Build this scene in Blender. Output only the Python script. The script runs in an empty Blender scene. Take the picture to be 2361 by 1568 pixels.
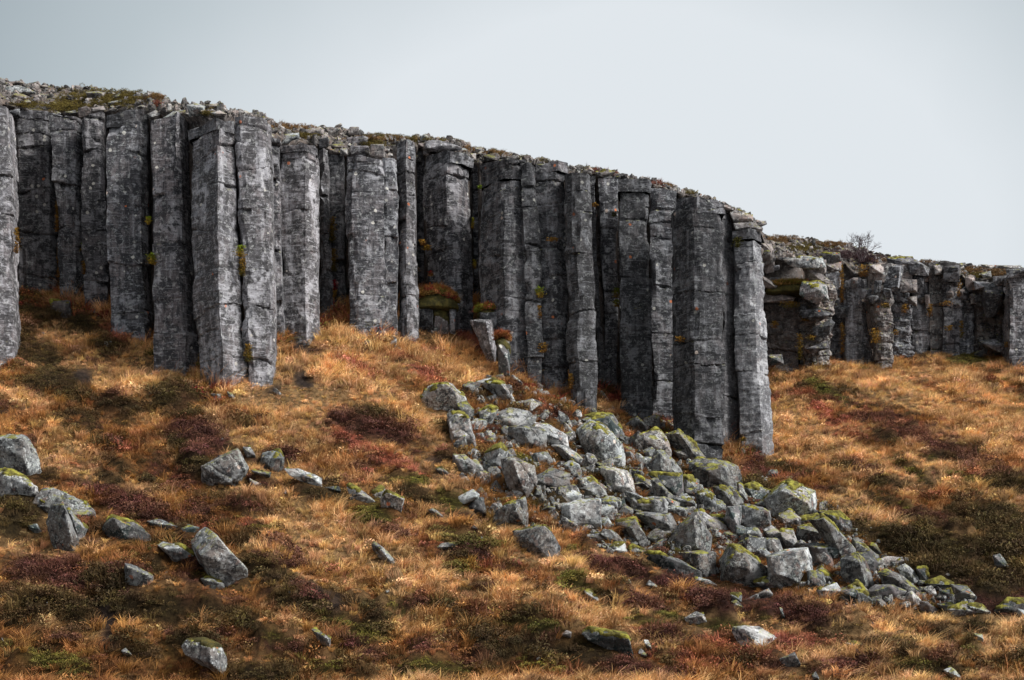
import bpy, bmesh, math, random
import numpy as np
from mathutils import Vector, Matrix, Euler
random.seed(7); RNG = np.random.default_rng(11)
R = math.radians
S = bpy.context.scene
COL = S.collection
# ------------------------------------------------------------------ image grid
# points are image pixels (u across, v down) placed at a chosen distance Y
FQ, UC, VH = 4000.0, 1180.5, 1700.0
def P3(u, v, Y): return np.array([(u-UC)/FQ*Y, Y, (VH-v)/FQ*Y])
# ------------------------------------------------------------------ noise
def _h(ix, iy, iz, seed):
    h = (ix.astype(np.int64)*374761393 + iy.astype(np.int64)*668265263 + iz.astype(np.int64)*2147483647 + seed*974711) & 0xffffffff
    h = ((h ^ (h >> 13))*1274126177) & 0xffffffff
    h = ((h ^ (h >> 16))*2246822519) & 0xffffffff
    return ((h ^ (h >> 15)) & 0xffff)/32767.5-1
def vn(x, y, z, seed=0):
    x, y, z = np.broadcast_arrays(np.asarray(x, float), np.asarray(y, float), np.asarray(z, float))
    fx, fy, fz = np.floor(x), np.floor(y), np.floor(z)
    tx, ty, tz = x-fx, y-fy, z-fz
    tx = tx*tx*(3-2*tx); ty = ty*ty*(3-2*ty); tz = tz*tz*(3-2*tz)
    out = 0
    for a in (0, 1):
        for b in (0, 1):
            for c in (0, 1):
                w = (tx if a else 1-tx)*(ty if b else 1-ty)*(tz if c else 1-tz)
                out = out+w*_h(fx+a, fy+b, fz+c, seed)
    return out
def fbm(x, y, z, seed=0, o=4, g=.5, l=2.1):
    s = 0; a = 1; n = 0
    for i in range(o):
        s = s+a*vn(x, y, z, seed+i*17); n += a; a *= g
        x, y, z = np.asarray(x)*l+3.7, np.asarray(y)*l+1.3, np.asarray(z)*l+5.1
    return s/n
# ------------------------------------------------------------------ mesh helpers
def mk(name, V, F, mat, parent=None, smooth=True, loc=None, sharp=0):
    V = np.asarray(V, np.float32).copy()
    loc = np.zeros(3) if loc is None else np.asarray(loc, float)
    V -= loc.astype(np.float32)
    me = bpy.data.meshes.new(name)
    F = np.asarray(F, np.int32); n = F.shape[1]
    me.vertices.add(len(V)); me.vertices.foreach_set('co', V.ravel())
    me.loops.add(F.size); me.loops.foreach_set('vertex_index', F.ravel())
    me.polygons.add(len(F)); me.polygons.foreach_set('loop_start', np.arange(0, F.size, n, dtype=np.int32))
    me.update(calc_edges=True)
    if smooth:
        me.polygons.foreach_set('use_smooth', np.ones(len(F), bool))
        if sharp: me.set_sharp_from_angle(angle=R(sharp))
    me.materials.append(mat)
    o = bpy.data.objects.new(name, me); COL.objects.link(o)
    if parent is not None:
        o.parent = parent; loc = loc-np.array(parent.location)
    o.location = loc.tolist()
    return o
def tag(o, label=None, cat=None, group=None, kind=None):
    if label: o['label'] = label
    if cat: o['category'] = cat
    if group: o['group'] = group
    if kind: o['kind'] = kind
    return o
# ------------------------------------------------------------------ node helpers
class NT:
    def __init__(s, name):
        s.m = bpy.data.materials.new(name); s.m.use_nodes = True; s.t = s.m.node_tree; s.t.nodes.clear()
        s.out = s.n('ShaderNodeOutputMaterial'); s.b = s.n('ShaderNodeBsdfPrincipled')
        s.t.links.new(s.b.outputs[0], s.out.inputs[0]); s.b.inputs['Specular IOR Level'].default_value = .25
    def n(s, typ, **k):
        x = s.t.nodes.new(typ)
        for a, b in k.items(): setattr(x, a, b)
        return x
    def L(s, a, b): s.t.links.new(a, b)
    def put(s, sock, v):
        if isinstance(v, bpy.types.NodeSocket): s.L(v, sock)
        elif v is not None: sock.default_value = v
    def noise(s, vec, scale, det=4, rough=.55, dist=0):
        x = s.n('ShaderNodeTexNoise'); s.put(x.inputs['Vector'], vec); x.inputs['Scale'].default_value = scale
        x.inputs['Detail'].default_value = det; x.inputs['Roughness'].default_value = rough; x.inputs['Distortion'].default_value = dist
        return x.outputs['Fac']
    def vor(s, vec, scale, out='Distance', rnd=1):
        x = s.n('ShaderNodeTexVoronoi'); s.put(x.inputs['Vector'], vec); x.inputs['Scale'].default_value = scale
        x.inputs['Randomness'].default_value = rnd
        return x.outputs[out]
    def mapv(s, vec, sc=(1, 1, 1), loc=(0, 0, 0)):
        x = s.n('ShaderNodeMapping'); s.put(x.inputs[0], vec); x.inputs['Scale'].default_value = sc; s.put(x.inputs['Location'], loc)
        return x.outputs[0]
    def ss(s, v, a, b, lo=0., hi=1.):
        x = s.n('ShaderNodeMapRange', interpolation_type='SMOOTHSTEP'); s.put(x.inputs[0], v)
        x.inputs[1].default_value = a; x.inputs[2].default_value = b; x.inputs[3].default_value = lo; x.inputs[4].default_value = hi
        return x.outputs[0]
    def math(s, op, a, b=None):
        x = s.n('ShaderNodeMath', operation=op); s.put(x.inputs[0], a)
        if b is not None: s.put(x.inputs[1], b)
        return x.outputs[0]
    def mix(s, f, a, b, mode='MIX'):
        x = s.n('ShaderNodeMix', data_type='RGBA', blend_type=mode); s.put(x.inputs[0], f)
        for k, v in ((6, a), (7, b)):
            if isinstance(v, tuple): v = tuple(v)+((1,) if len(v) == 3 else ())
            s.put(x.inputs[k], v)
        return x.outputs[2]
    def bump(s, h, st, dist, nrm=None):
        x = s.n('ShaderNodeBump'); s.put(x.inputs['Height'], h); x.inputs['Strength'].default_value = st; x.inputs['Distance'].default_value = dist
        if nrm is not None: s.L(nrm, x.inputs['Normal'])
        return x.outputs[0]

def rock_mat(name, base, light, dark, lich, moss, stri, orange=.5, warm=(.12, .106, .108), seed=0., rand=.42):
    m = NT(name)
    tc = m.n('ShaderNodeTexCoord').outputs['Object']; oi = m.n('ShaderNodeObjectInfo'); geo = m.n('ShaderNodeNewGeometry')
    off = m.n('ShaderNodeCombineXYZ'); r50 = m.math('MULTIPLY', oi.outputs['Random'], 57.); m.L(r50, off.inputs[0]); m.L(r50, off.inputs[2])
    p = m.mapv(tc, (1, 1, 1), off.outputs[0])
    sep = m.n('ShaderNodeSeparateXYZ'); m.L(geo.outputs['Normal'], sep.inputs[0]); nz = sep.outputs[2]
    col = m.mix(m.ss(m.noise(p, .8, 3), .35, .65), base, warm)
    # beds of slightly different rock, and water streaks
    zb = m.n('ShaderNodeTexVoronoi', voronoi_dimensions='1D'); sz = m.n('ShaderNodeSeparateXYZ'); m.L(p, sz.inputs[0]); m.L(m.math('ADD', sz.outputs[2], m.math('MULTIPLY', m.noise(p, 1.1, 2), .5)), zb.inputs['W']); zb.inputs['Scale'].default_value = .9
    zc = m.n('ShaderNodeSeparateColor'); m.L(zb.outputs['Color'], zc.inputs[0])
    col = m.mix(m.math('MULTIPLY', zc.outputs[0], .62*min(1, stri*1.4)), col, dark)
    st = m.noise(m.mapv(p, (3.2, 3.2, .22)), 1.2, 4, .6)
    col = m.mix(m.math('MULTIPLY', m.ss(st, .51, .60), .85*min(1, stri*1.4)), col, dark)
    col = m.mix(m.math('MULTIPLY', m.ss(st, .46, .38), .5*min(1, stri*1.4)), col, light)
    col = m.mix(m.math('MULTIPLY', m.ss(m.noise(p, .75, 5, .65), .53, .60), .55), col, light)
    col = m.mix(m.ss(m.noise(p, 2.1, 5, .68), .47, .57), col, dark)
    col = m.mix(m.math('MULTIPLY', m.ss(m.noise(p, 4.6, 8, .78), .55, .62), .6), col, light)
    ps = m.mapv(p, (1.2, 1.2, 11)); sn = m.noise(ps, 1.6, 6, .7, .4)
    col = m.mix(m.math('MULTIPLY', m.ss(sn, .56, .64), stri*.8), col, light)
    col = m.mix(m.math('MULTIPLY', m.ss(sn, .46, .38), stri*.85), col, dark)
    # pale crustose lichen
    l1 = m.noise(p, 17, 5, .75, .3); lm = m.ss(m.noise(p, 1.1, 4, .6), .44, .58)
    lf = m.math('MULTIPLY', m.ss(l1, .60-.07*lich, .66-.05*lich), m.math('MULTIPLY', lm, min(1, .45+.55*lich)))
    col = m.mix(lf, col, m.mix(m.ss(m.noise(p, 3.1, 2), .4, .6), (.40, .41, .385), (.30, .34, .30)))
    # coarser lichen blotches and black crusts
    l2 = m.noise(p, 6.5, 6, .72, .6)
    col = m.mix(m.math('MULTIPLY', m.ss(l2, .56, .61), min(1, .25+.5*lich)), col, (.43, .445, .43))
    if lich > .8:
        col = m.mix(m.math('MULTIPLY', m.ss(m.noise(p, 4.2, 7, .8, .5), .54, .585), .85), col, (.028, .028, .03))
        col = m.mix(m.math('MULTIPLY', m.ss(m.noise(p, 2.1, 3), .60, .68), .35), col, (.30, .20, .165))
    bl = m.ss(m.noise(p, 11, 6, .75, .4), .57, .62)
    col = m.mix(m.math('MULTIPLY', bl, .85), col, (.016, .016, .017))
    # round pale and orange lichen rosettes
    dp = m.mix(.12, p, m.n('ShaderNodeTexNoise').outputs['Color'])
    vd = m.n('ShaderNodeTexVoronoi'); m.L(p, vd.inputs['Vector']); vd.inputs['Scale'].default_value = 2.7
    wob = m.math('ADD', vd.outputs['Distance'], m.math('MULTIPLY', m.noise(p, 12, 3), .22))
    ring = m.ss(wob, .30, .26); sc = m.n('ShaderNodeSeparateColor'); m.L(vd.outputs['Color'], sc.inputs[0])
    col = m.mix(m.math('MULTIPLY', m.math('MULTIPLY', ring, m.ss(sc.outputs[0], .94, .95)), orange), col, (.44, .13, .045))
    col = m.mix(m.math('MULTIPLY', m.math('MULTIPLY', ring, m.ss(sc.outputs[1], .86, .87)), .75), col, (.42, .41, .37))
    # object tone
    hu = m.math('FRACT', m.math('MULTIPLY', oi.outputs['Random'], 7.31))
    col = m.mix(m.math('MULTIPLY', hu, .32), col, m.mix(1., col, (1.1, .94, .90), 'MULTIPLY'))
    tone = m.ss(oi.outputs['Random'], 0, 1, 1-rand, 1+rand)
    tn = m.n('ShaderNodeCombineXYZ'); [m.L(tone, tn.inputs[i]) for i in range(3)]
    col = m.mix(1., col, tn.outputs[0], 'MULTIPLY')
    # thin moss film on upward faces
    mm = m.math('MULTIPLY', m.ss(nz, .35, .8), m.ss(m.noise(p, 3.0, 4, .6), .62-.22*moss, .70-.2*moss))
    mcol = m.mix(m.ss(m.noise(p, 6, 3), .4, .62), (.06, .055, .012), (.22, .21, .03))
    col = m.mix(m.math('MULTIPLY', mm, min(1, moss*1.4)), col, mcol)
    m.put(m.b.inputs['Base Color'], col); m.b.inputs['Roughness'].default_value = .88
    b1 = m.bump(m.noise(p, 9, 8, .72), .9, .045)
    b2 = m.bump(sn, .7*stri+.01, .05, b1)
    b3 = m.bump(l1, .5, .012, b2)
    m.L(b3, m.b.inputs['Normal'])
    return m.m

M = {}
M['col'] = rock_mat('basalt_dark', (.092, .092, .099), (.25, .253, .268), (.024, .024, .027), .12, .25, .75, .8)
M['col2'] = rock_mat('basalt_pale', (.13, .132, .142), (.34, .345, .365), (.040, .039, .041), .15, .25, .7, .6)
M['col3'] = rock_mat('basalt_palest', (.27, .275, .29), (.46, .465, .48), (.10, .10, .107), .4, .25, .6, .4)  # palest basalt; brightness of lit right faces is partly put into its colour
M['pink'] = rock_mat('basalt_pinkish', (.20, .175, .165), (.31, .28, .265), (.09, .08, .078), .2, .2, .5, .2, warm=(.22, .17, .15))
M['bld'] = rock_mat('boulder_rock', (.14, .15, .153), (.40, .42, .425), (.036, .036, .037), 1.3, .6, .15, .7, warm=(.17, .14, .12))
M['bldd'] = rock_mat('boulder_rock_dark', (.065, .068, .068), (.19, .195, .195), (.022, .032, .032), .6, .5, .2, .5)
M['blds'] = rock_mat('boulder_rock_clean', (.205, .222, .228), (.44, .46, .465), (.065, .068, .07), 1.0, .45, .2, .9, warm=(.22, .19, .17))
M['rim'] = rock_mat('rim_rock', (.135, .13, .13), (.32, .30, .285), (.05, .045, .045), .6, .5, .3, .9, warm=(.21, .165, .145), rand=.5)
M['hill'] = rock_mat('hill_rock', (.085, .075, .07), (.16, .145, .13), (.035, .03, .028), .1, .35, .2, .2, warm=(.10, .075, .06), rand=.1)
def simple(name, stops, scale, bump=.6, bd=.03, rough=.95):
    m = NT(name); tc = m.n('ShaderNodeTexCoord').outputs['Object']
    f = m.noise(tc, scale, 6, .7); r = m.n('ShaderNodeValToRGB'); m.L(f, r.inputs[0])
    e = r.color_ramp.elements
    while len(e) < len(stops): e.new(.5)
    for k, (pos, c) in enumerate(stops): e[k].position = pos; e[k].color = tuple(c)+(1,)
    m.L(r.outputs[0], m.b.inputs['Base Color']); m.b.inputs['Roughness'].default_value = rough
    m.L(m.bump(m.noise(tc, scale*4, 5, .8), bump, bd), m.b.inputs['Normal'])
    return m.m
M['moss'] = simple('moss_bright', [(.34, (.03, .024, .008)), (.48, (.10, .085, .018)), (.60, (.25, .23, .035)), (.72, (.36, .35, .06))], 4, 1, .04)
M['mossd'] = simple('moss_dark', [(.3, (.016, .014, .006)), (.52, (.05, .043, .011)), (.7, (.12, .09, .02))], 4, 1, .04)
M['bark'] = simple('twig_bark', [(.3, (.04, .028, .03)), (.7, (.10, .07, .075))], 8)
def leafmat(name):
    m = NT(name)
    a = m.n('ShaderNodeAttribute', attribute_type='INSTANCER', attribute_name='col').outputs['Color']
    g = m.n('ShaderNodeAttribute', attribute_type='GEOMETRY', attribute_name='tint').outputs['Color']
    c = m.mix(1., a, g, 'MULTIPLY'); m.L(c, m.b.inputs['Base Color']); m.b.inputs['Roughness'].default_value = .8
    m.b.inputs['Specular IOR Level'].default_value = .15
    return m.m
M['leaf'] = leafmat('dry_plant_leaf')
def vcolmat(name, att='tint'):
    m = NT(name); g = m.n('ShaderNodeAttribute', attribute_type='GEOMETRY', attribute_name=att).outputs['Color']
    tc = m.n('ShaderNodeTexCoord').outputs['Object']; f = m.noise(tc, 7, 6, .75)
    c = m.mix(m.ss(f, .35, .65, 0., 1.), g, m.mix(1., g, (.35, .33, .3), 'MULTIPLY'))
    m.L(c, m.b.inputs['Base Color']); m.b.inputs['Roughness'].default_value = .95; m.b.inputs['Specular IOR Level'].default_value = .1
    m.L(m.bump(m.noise(tc, 14, 6, .8), 1., .06), m.b.inputs['Normal'])
    return m.m
M['soil'] = vcolmat('peaty_ground')
M['fern'] = vcolmat('fern_leaf')
def setcol(o, name, arr):
    a = o.data.color_attributes.new(name, 'FLOAT_COLOR', 'POINT')
    c = np.ones((len(o.data.vertices), 4), np.float32); c[:, :3] = arr
    a.data.foreach_set('color', c.ravel())
# ------------------------------------------------------------------ terrain
KU = np.array([-900, 0, 600, 900, 1200, 1400, 1600, 1750, 1850, 2361, 3300.])
KV = np.array([.60, .60, .60, .575, .52, .45, .395, .372, .382, .385, .385])
def kslope(u):
    return (np.interp(u-40, KU, KV)+np.interp(u, KU, KV)*2+np.interp(u+40, KU, KV))/4
def zbase(x, y):
    u = x/np.maximum(y, 1)*FQ+UC
    return np.where(y < 42, np.maximum(1.38-(42-y)*.17, -1.9+.01*y), 1.38+kslope(u)*(y-42))
def Ybase(u, v):      # distance at which the even slope shows at image pixel (u, v)
    k = kslope(u); return (42*k-1.38)/(k-(VH-v)/FQ)
# patches of ground cover: image u, image v, half sizes, tilt, kind, strength, mound height
PATCH = []
def pt(u, v, ru, rv, rot, kind, st=1., h=None):
    Y = float(Ybase(u, v)) if v < 1560 else 42.5
    x = (u-UC)/FQ*Y
    PATCH.append((u, v, ru, rv, R(rot), kind, st, x, Y, (h if h is not None else {'M': .62, 'D': .58, 'H': .35}.get(kind, 0))))
for a in [
 (390,910,55,28,10,'D',1.2),(475,1008,70,32,10,'H',1.2),(450,1070,35,28,20,'D',1.2),(275,1150,110,26,24,'H',1.1),(50,1160,60,30,10,'D',1.3),(15,1215,40,30,20,'D',1.1),
 (850,985,120,32,14,'H',1),(860,960,60,20,14,'D',.7),(140,880,70,40,20,'D',.9),(60,800,60,40,20,'D',.7),(250,790,60,25,15,'D',.6),(60,700,60,40,30,'D',.7),(180,740,50,22,25,'D',.8),(1230,1440,68,17,3,'M',1.3),(1345,1352,60,17,12,'M',1.2),
 (1420,1375,50,14,15,'D',1.1),(870,1195,55,22,10,'M',1),(905,1225,45,15,15,'H',1),(730,1140,60,20,18,'D',1.1),(960,1140,40,24,15,'D',1.2),(1040,1155,45,24,10,'M',1.2),(1270,1160,50,30,10,'D',1.1),
 (1030,1235,50,18,10,'M',1),(1100,1250,50,18,10,'M',.9),(1060,1310,40,20,20,'M',.9),(630,1322,45,20,18,'D',1.3),(340,1400,120,32,10,'D',1.2),(480,1410,110,30,15,'D',1.1),(700,1400,75,28,30,'D',1),
 (820,1450,75,25,22,'M',1.1),(830,1495,70,20,20,'H',1.1),(720,1370,60,16,30,'H',.9),(250,1340,60,30,25,'D',1),(120,1330,120,40,15,'H',.9),(100,1400,110,35,10,'D',.8),(300,1500,70,22,14,'D',1.1),(140,1530,90,22,10,'M',.9),
 (590,1555,85,26,5,'D',1.2),(450,1480,70,24,5,'D',1.1),(1010,1540,80,18,5,'M',.9),(950,1555,45,14,5,'M',1),(1330,1505,130,26,10,'D',1.1),(1450,1540,130,22,12,'H',1),(1250,1500,80,20,8,'D',1.1),(1540,1470,70,20,12,'H',.8),
 (1440,1315,100,20,14,'H',1.3),(1560,1345,60,18,14,'H',1),(1640,1385,60,26,10,'H',1.3),(1500,1400,60,16,10,'H',.6),(1480,1430,60,14,10,'M',.7),(1770,1400,90,26,12,'H',1),(1860,1420,90,30,12,'H',1),(1930,1450,90,26,12,'D',.9),
 (2090,1250,150,26,12,'D',1.4),(2210,1270,150,40,10,'D',1.4),(2320,1240,80,60,8,'D',1.4),(2230,1330,170,34,8,'D',1.2),(2290,1390,120,24,6,'H',1.2),(2150,1200,90,18,14,'H',.7),(2270,1190,90,26,10,'D',1.1),(2330,1120,60,24,10,'D',.7),
 (2105,1090,48,12,30,'M',1.2),(2140,1112,16,8,40,'D',1.3),(2090,1165,16,10,5,'M',.9),(1900,900,60,16,30,'M',.7),(1880,960,120,34,30,'R',.35),(2100,1000,140,36,22,'H',.45),(2100,1000,120,30,22,'R',.3),(2230,1060,120,36,20,'H',.4),(2000,1080,50,16,10,'H',.7),(2000,860,80,20,10,'M',.4),(2230,830,50,20,5,'M',.7),
 (2065,1490,80,22,6,'D',1.2),(2120,1530,60,18,6,'M',1),(2240,1500,30,24,0,'M',1.3),(2180,1445,40,16,10,'D',.7),(2340,1530,60,20,0,'D',1.1),(2150,1545,100,18,5,'D',1.1),(1950,1545,90,18,4,'H',1),(1850,1490,70,24,10,'R',.9),(1700,1490,90,22,12,'R',.8),(1600,1530,90,18,12,'R',.7),
 (1390,1480,40,12,5,'M',.9),(1650,1440,50,14,8,'M',1.2),(1760,1430,25,10,0,'M',1.2),(1550,1160,40,16,0,'D',1),(1480,1170,40,14,0,'M',.9),(1380,1080,40,22,0,'D',1.1),(1525,1230,34,26,20,'D',1.2),(1590,1250,40,22,0,'D',1),(1720,1250,70,22,5,'H',1.2),(1700,1200,50,14,0,'H',1),
 (1740,1050,30,40,45,'H',.9),(1740,1130,40,18,10,'D',1.1),(1640,1020,40,12,0,'D',.8),(1380,975,50,16,10,'D',.8),(1430,925,40,18,40,'R',1.2),(1520,955,40,14,30,'R',1.1),(1350,905,80,12,25,'R',.9),(1240,870,50,12,20,'R',.6),
 (800,745,60,10,25,'R',1),(900,770,50,10,20,'R',.9),(990,755,40,10,10,'R',1.1),(1060,775,60,14,15,'R',1.3),(1110,800,50,16,30,'R',1),(660,775,50,8,5,'R',1.1),(490,860,30,12,30,'R',.9),(270,780,50,16,30,'R',.8),(1000,960,30,14,0,'R',.8),(790,1010,60,20,10,'R',.7),
 (540,700,1,1,0,'R',0),(1115,812,70,30,0,'B',.1,6.),(980,870,60,18,35,'R',.5),(850,870,80,18,30,'R',.6),(600,1150,140,22,18,'T',.6),(250,1110,140,20,15,'T',.6),(760,1240,200,34,20,'T',.9),(960,1330,240,32,14,'T',1),(1200,1370,200,26,8,'T',.9),(900,1060,100,20,20,'R',.5),
 (560,1020,120,26,30,'T',.6),(700,930,60,50,45,'T',.9),(960,940,120,22,25,'T',.9),(840,900,90,20,35,'T',.8),(1080,880,70,30,30,'T',.7),(560,920,90,18,30,'T',.7),(420,820,70,16,25,'T',.7),(330,880,60,22,20,'T',.6),(60,930,60,26,20,'T',.5),(160,1450,120,30,15,'T',.6),
 (1000,1230,180,16,5,'T',.5),(1240,1290,110,14,3,'T',1),(1420,1280,60,12,5,'T',.7),(1340,1420,130,18,10,'T',.7),(1450,1480,120,14,10,'T',.7),(1900,1450,1,1,0,'T',0),(2010,1460,130,22,10,'T',.9),(2250,1440,130,24,6,'T',1),(2300,1480,60,40,0,'T',.8),(2180,1500,90,20,10,'T',.8),
 (1950,1040,120,20,25,'T',.8),(1830,960,60,40,60,'T',.7),(2060,900,120,30,20,'T',.7),(2240,900,100,30,20,'T',.6),(1980,1170,60,24,40,'T',.7),(2150,1080,60,18,30,'T',.5),(2200,960,60,18,20,'T',.6),(700,1160,40,20,0,'T',.5),(1650,1420,60,10,0,'T',.5),
 (700,880,30,26,50,'S',1.),(690,800,30,14,20,'S',.8),(245,1420,22,60,-5,'S',1),(250,1480,26,22,0,'S',1),(190,870,26,22,20,'S',1),(30,950,60,8,-10,'S',.7),(300,1330,20,20,0,'S',.6),(770,1390,26,26,40,'S',.8),(730,1360,30,16,40,'S',.7),(630,900,40,12,-25,'S',.7),(1010,1060,30,10,0,'S',.6)]:
    pt(*a)
_r = np.random.default_rng(2024)
for _ in range(185):
    u_, v_ = _r.uniform(-60, 2420), _r.uniform(900, 1560)
    if u_ > 1500 and v_ < 1000 or v_ < 940+.0*u_ and u_ < 1700: 
        if _r.random() < .5: continue
    s_ = _r.uniform(.6, 1.5); pt(u_, v_, 26*s_*_r.uniform(.8, 1.6), 9*s_*_r.uniform(.8, 1.4), _r.uniform(0, 24), ['D', 'D', 'M', 'H', 'H', 'D'][_r.integers(6)], _r.uniform(.5, 1.15), _r.uniform(.3, .75))
_PA = [(p[7], p[8], max(p[2], p[3])/FQ*p[8], p[3]/FQ*p[8]/.45, p[4], p[9]*p[6]) for p in PATCH if p[9] > 0]
MOUND = []
for px, py, ra, rb, rot, h in _PA: MOUND.append((px, py, ra, max(.35, rb*.8), rot, h))
def zt(x, y):
    x = np.asarray(x, float); y = np.asarray(y, float)
    z = zbase(x, y); shp = z.shape; x = np.broadcast_to(x, shp); y = np.broadcast_to(y, shp)
    hm = np.abs(vn(x*.62+.3*vn(x*1.5, y*1.5, 2, 16), y*.55, 0, 15))
    z = z-.27+.42*np.minimum(hm, .6)*np.clip(.6+1.2*vn(x*.15, y*.15, 0, 18), .15, 1)+.16*np.abs(vn(x*1.7, y*1.5, 0, 19))
    z = z+.20*fbm(x*.33, y*.30, 0, 5, 3)+.17*fbm(x*.95, y*.75, 0, 9, 3)+.05*vn(x*2.6, y*2.2, 0, 31)
    z = np.atleast_1d(z).copy(); xf, yf, zf = np.broadcast_to(x, z.shape).ravel(), np.broadcast_to(y, z.shape).ravel(), z.reshape(-1)
    for px, py, ra, rb, rot, h in MOUND:
        rr = 1.3*max(ra, rb); k = np.nonzero((np.abs(xf-px) < rr)&(np.abs(yf-py) < rr))[0]
        if not len(k): continue
        dx = xf[k]-px; dy = -(yf[k]-py)
        c, s = math.cos(rot*.6), math.sin(rot*.6)
        a = (dx*c+dy*s)/ra; b = (-dx*s+dy*c)/rb
        zf[k] += h*.75*np.clip(1-(a*a+b*b)/1.6, 0, 1)**1.2
    return z if np.ndim(x) or np.ndim(y) else float(z[0])
def hit(u, v, y0=40., y1=96.):      # where a line of sight on (u,v) meets the ground
    Y = np.arange(y0, y1, .05); x = (u-UC)/FQ*Y; zr = (VH-v)/FQ*Y
    m = zt(x, Y) >= zr
    return float(Y[np.argmax(m)]) if m.any() else y1
# ------------------------------------------------------------------ basalt columns
# label, image u of face edges at top, at foot, face turn in degrees, top image v left/right, foot image v, options
ORD = ['first','second','third','fourth','fifth','sixth','seventh','eighth','ninth','tenth','eleventh','twelfth','thirteenth','fourteenth','fifteenth','sixteenth','seventeenth','eighteenth','nineteenth','twentieth','twenty-first','twenty-second','twenty-third','twenty-fourth','twenty-fifth','twenty-sixth','twenty-seventh','twenty-eighth','twenty-ninth','thirtieth']
COLS = [
 ('leftmost basalt column, cut off by the left edge of the view', [-45,12], [-30,32], [8], 236,240, 830, {'m':'col2'}),
 ('basalt column with a deeply shadowed left side, beside the leftmost column', [17,46,107,120], [28,48,117,136], [-62,4,45], 262,256, 668, {}),
 ('dark basalt column crusted with orange and white spots, right of the shadow gap column', [122,173,188], [138,176,196], [3,50], 266,268, 694, {'Y':.25}),
 ('plain dark basalt column left of a thin black gap', [189,238], [195,247], [2], 268,258, 709, {'Y':.1}),
 ('basalt column under a thick overhanging capstone, right of a thin black gap', [247,322,338], [252,332,347], [0,50], 266,250, 778, {'cap':30,'orange':1}),
 ('broad basalt column with a pale right edge and a slanting top', [342,414,432], [354,428,459], [-6,42], 271,254, 850, {}),
 ('basalt column with a black left side and bright right face, bulging at its foot', [434,496,535], [459,513,570], [-40,28], 278,270, 898, {'cap':22,'m':'col2'}),
 ('tall pale basalt column reaching lowest on the left half of the cliff', [530,545,604,621], [566,578,627,636], [-50,12,50], 257,266, 890, {'m':'col2'}),
 ('narrow recessed basalt column behind the tall pale column', [612,637], [632,652], [0], 312,322, 792, {'Y':.9}),
 ('basalt column with dark rough left face and pale right face, next to a black chasm', [642,704,734], [658,706,738], [-12,36], 330,332, 783, {'m':'col2','cap':18}),
 ('slim basalt column with a bright sliver face and broken foot', [735,746,757], [737,750,771], [-45,30], 342,340, 727, {'m':'col2'}),
 ('recessed basalt column with orange growth along its left seam', [757,791], [764,798], [4], 358,356, 722, {'Y':.6}),
 ('broad smooth basalt column right of a dark cleft, below two rim blocks', [797,811,880], [801,813,889], [-60,3], 362,364, 776, {}),
 ('medium basalt column with a white stain near its top', [881,915], [890,919], [3], 366,363, 780, {}),
 ('narrow basalt column split into a dark left face and a bright right face', [916,935,954], [920,940,967], [-38,32], 324,322, 784, {'m':'col2','cap':40}),
 ('set back basalt column above the grassy ledge', [954,976], [958,996], [0], 344,350, 662, {'Y':.9}),
 ('heavy basalt column with a near-black left face and flat slab top', [978,1034,1060,1083], [995,1038,1066,1095], [-30,14,40], 338,352, 762, {'cap':26}),
 ('brownish recessed basalt column behind the broken pedestal blocks', [1083,1108], [1092,1116], [-8], 380,384, 708, {'Y':.7}),
 ('massive basalt column with stacked blocks at its top and a brown shaded left face', [1108,1162,1198,1211], [1116,1167,1227,1240], [-28,12,48], 366,364, 852, {'cap':48}),
 ('thin basalt column wedged right of the massive stacked column', [1207,1233], [1218,1247], [8], 378,376, 878, {'Y':.15}),
 ('basalt column with a small orange-mossed shelf and pale right face', [1234,1284,1305], [1250,1290,1316], [-14,32], 372,370, 901, {'cap':24}),
 ('basalt column with a notched top and offset blocks', [1306,1331,1364], [1316,1337,1378], [-24,14], 390,394, 948, {'m':'col2'}),
 ('narrow shadowed basalt column left of a black crack', [1363,1377], [1378,1394], [10], 402,404, 908, {'Y':.5}),
 ('basalt column between two black cracks, with white spots near its top', [1380,1423], [1398,1425], [-3], 408,410, 914, {'Y':.2}),
 ('broad dark basalt column with a gabled cap block', [1428,1491,1501], [1429,1495,1504], [2,30], 411,414, 962, {'cap':30}),
 ('purple-grey basalt column left of the long straight black crack', [1501,1549], [1504,1553], [3], 432,440, 968, {}),
 ('huge basalt column with a dark brown left side, overhanging top block and long foot', [1557,1604,1668], [1555,1603,1670], [-38,10], 441,466, 1055, {'cap':26}),
 ('bright narrow basalt column cracked into fine blocks', [1668,1692], [1670,1715], [34], 478,490, 1034, {'m':'col3','w':1.15}),
 ('last basalt column of the headland, with a white right face against the grass', [1692,1735,1757], [1709,1756,1783], [-12,48], 530,528, 1047, {'cap':22,'m':'col3'}),
]
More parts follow.
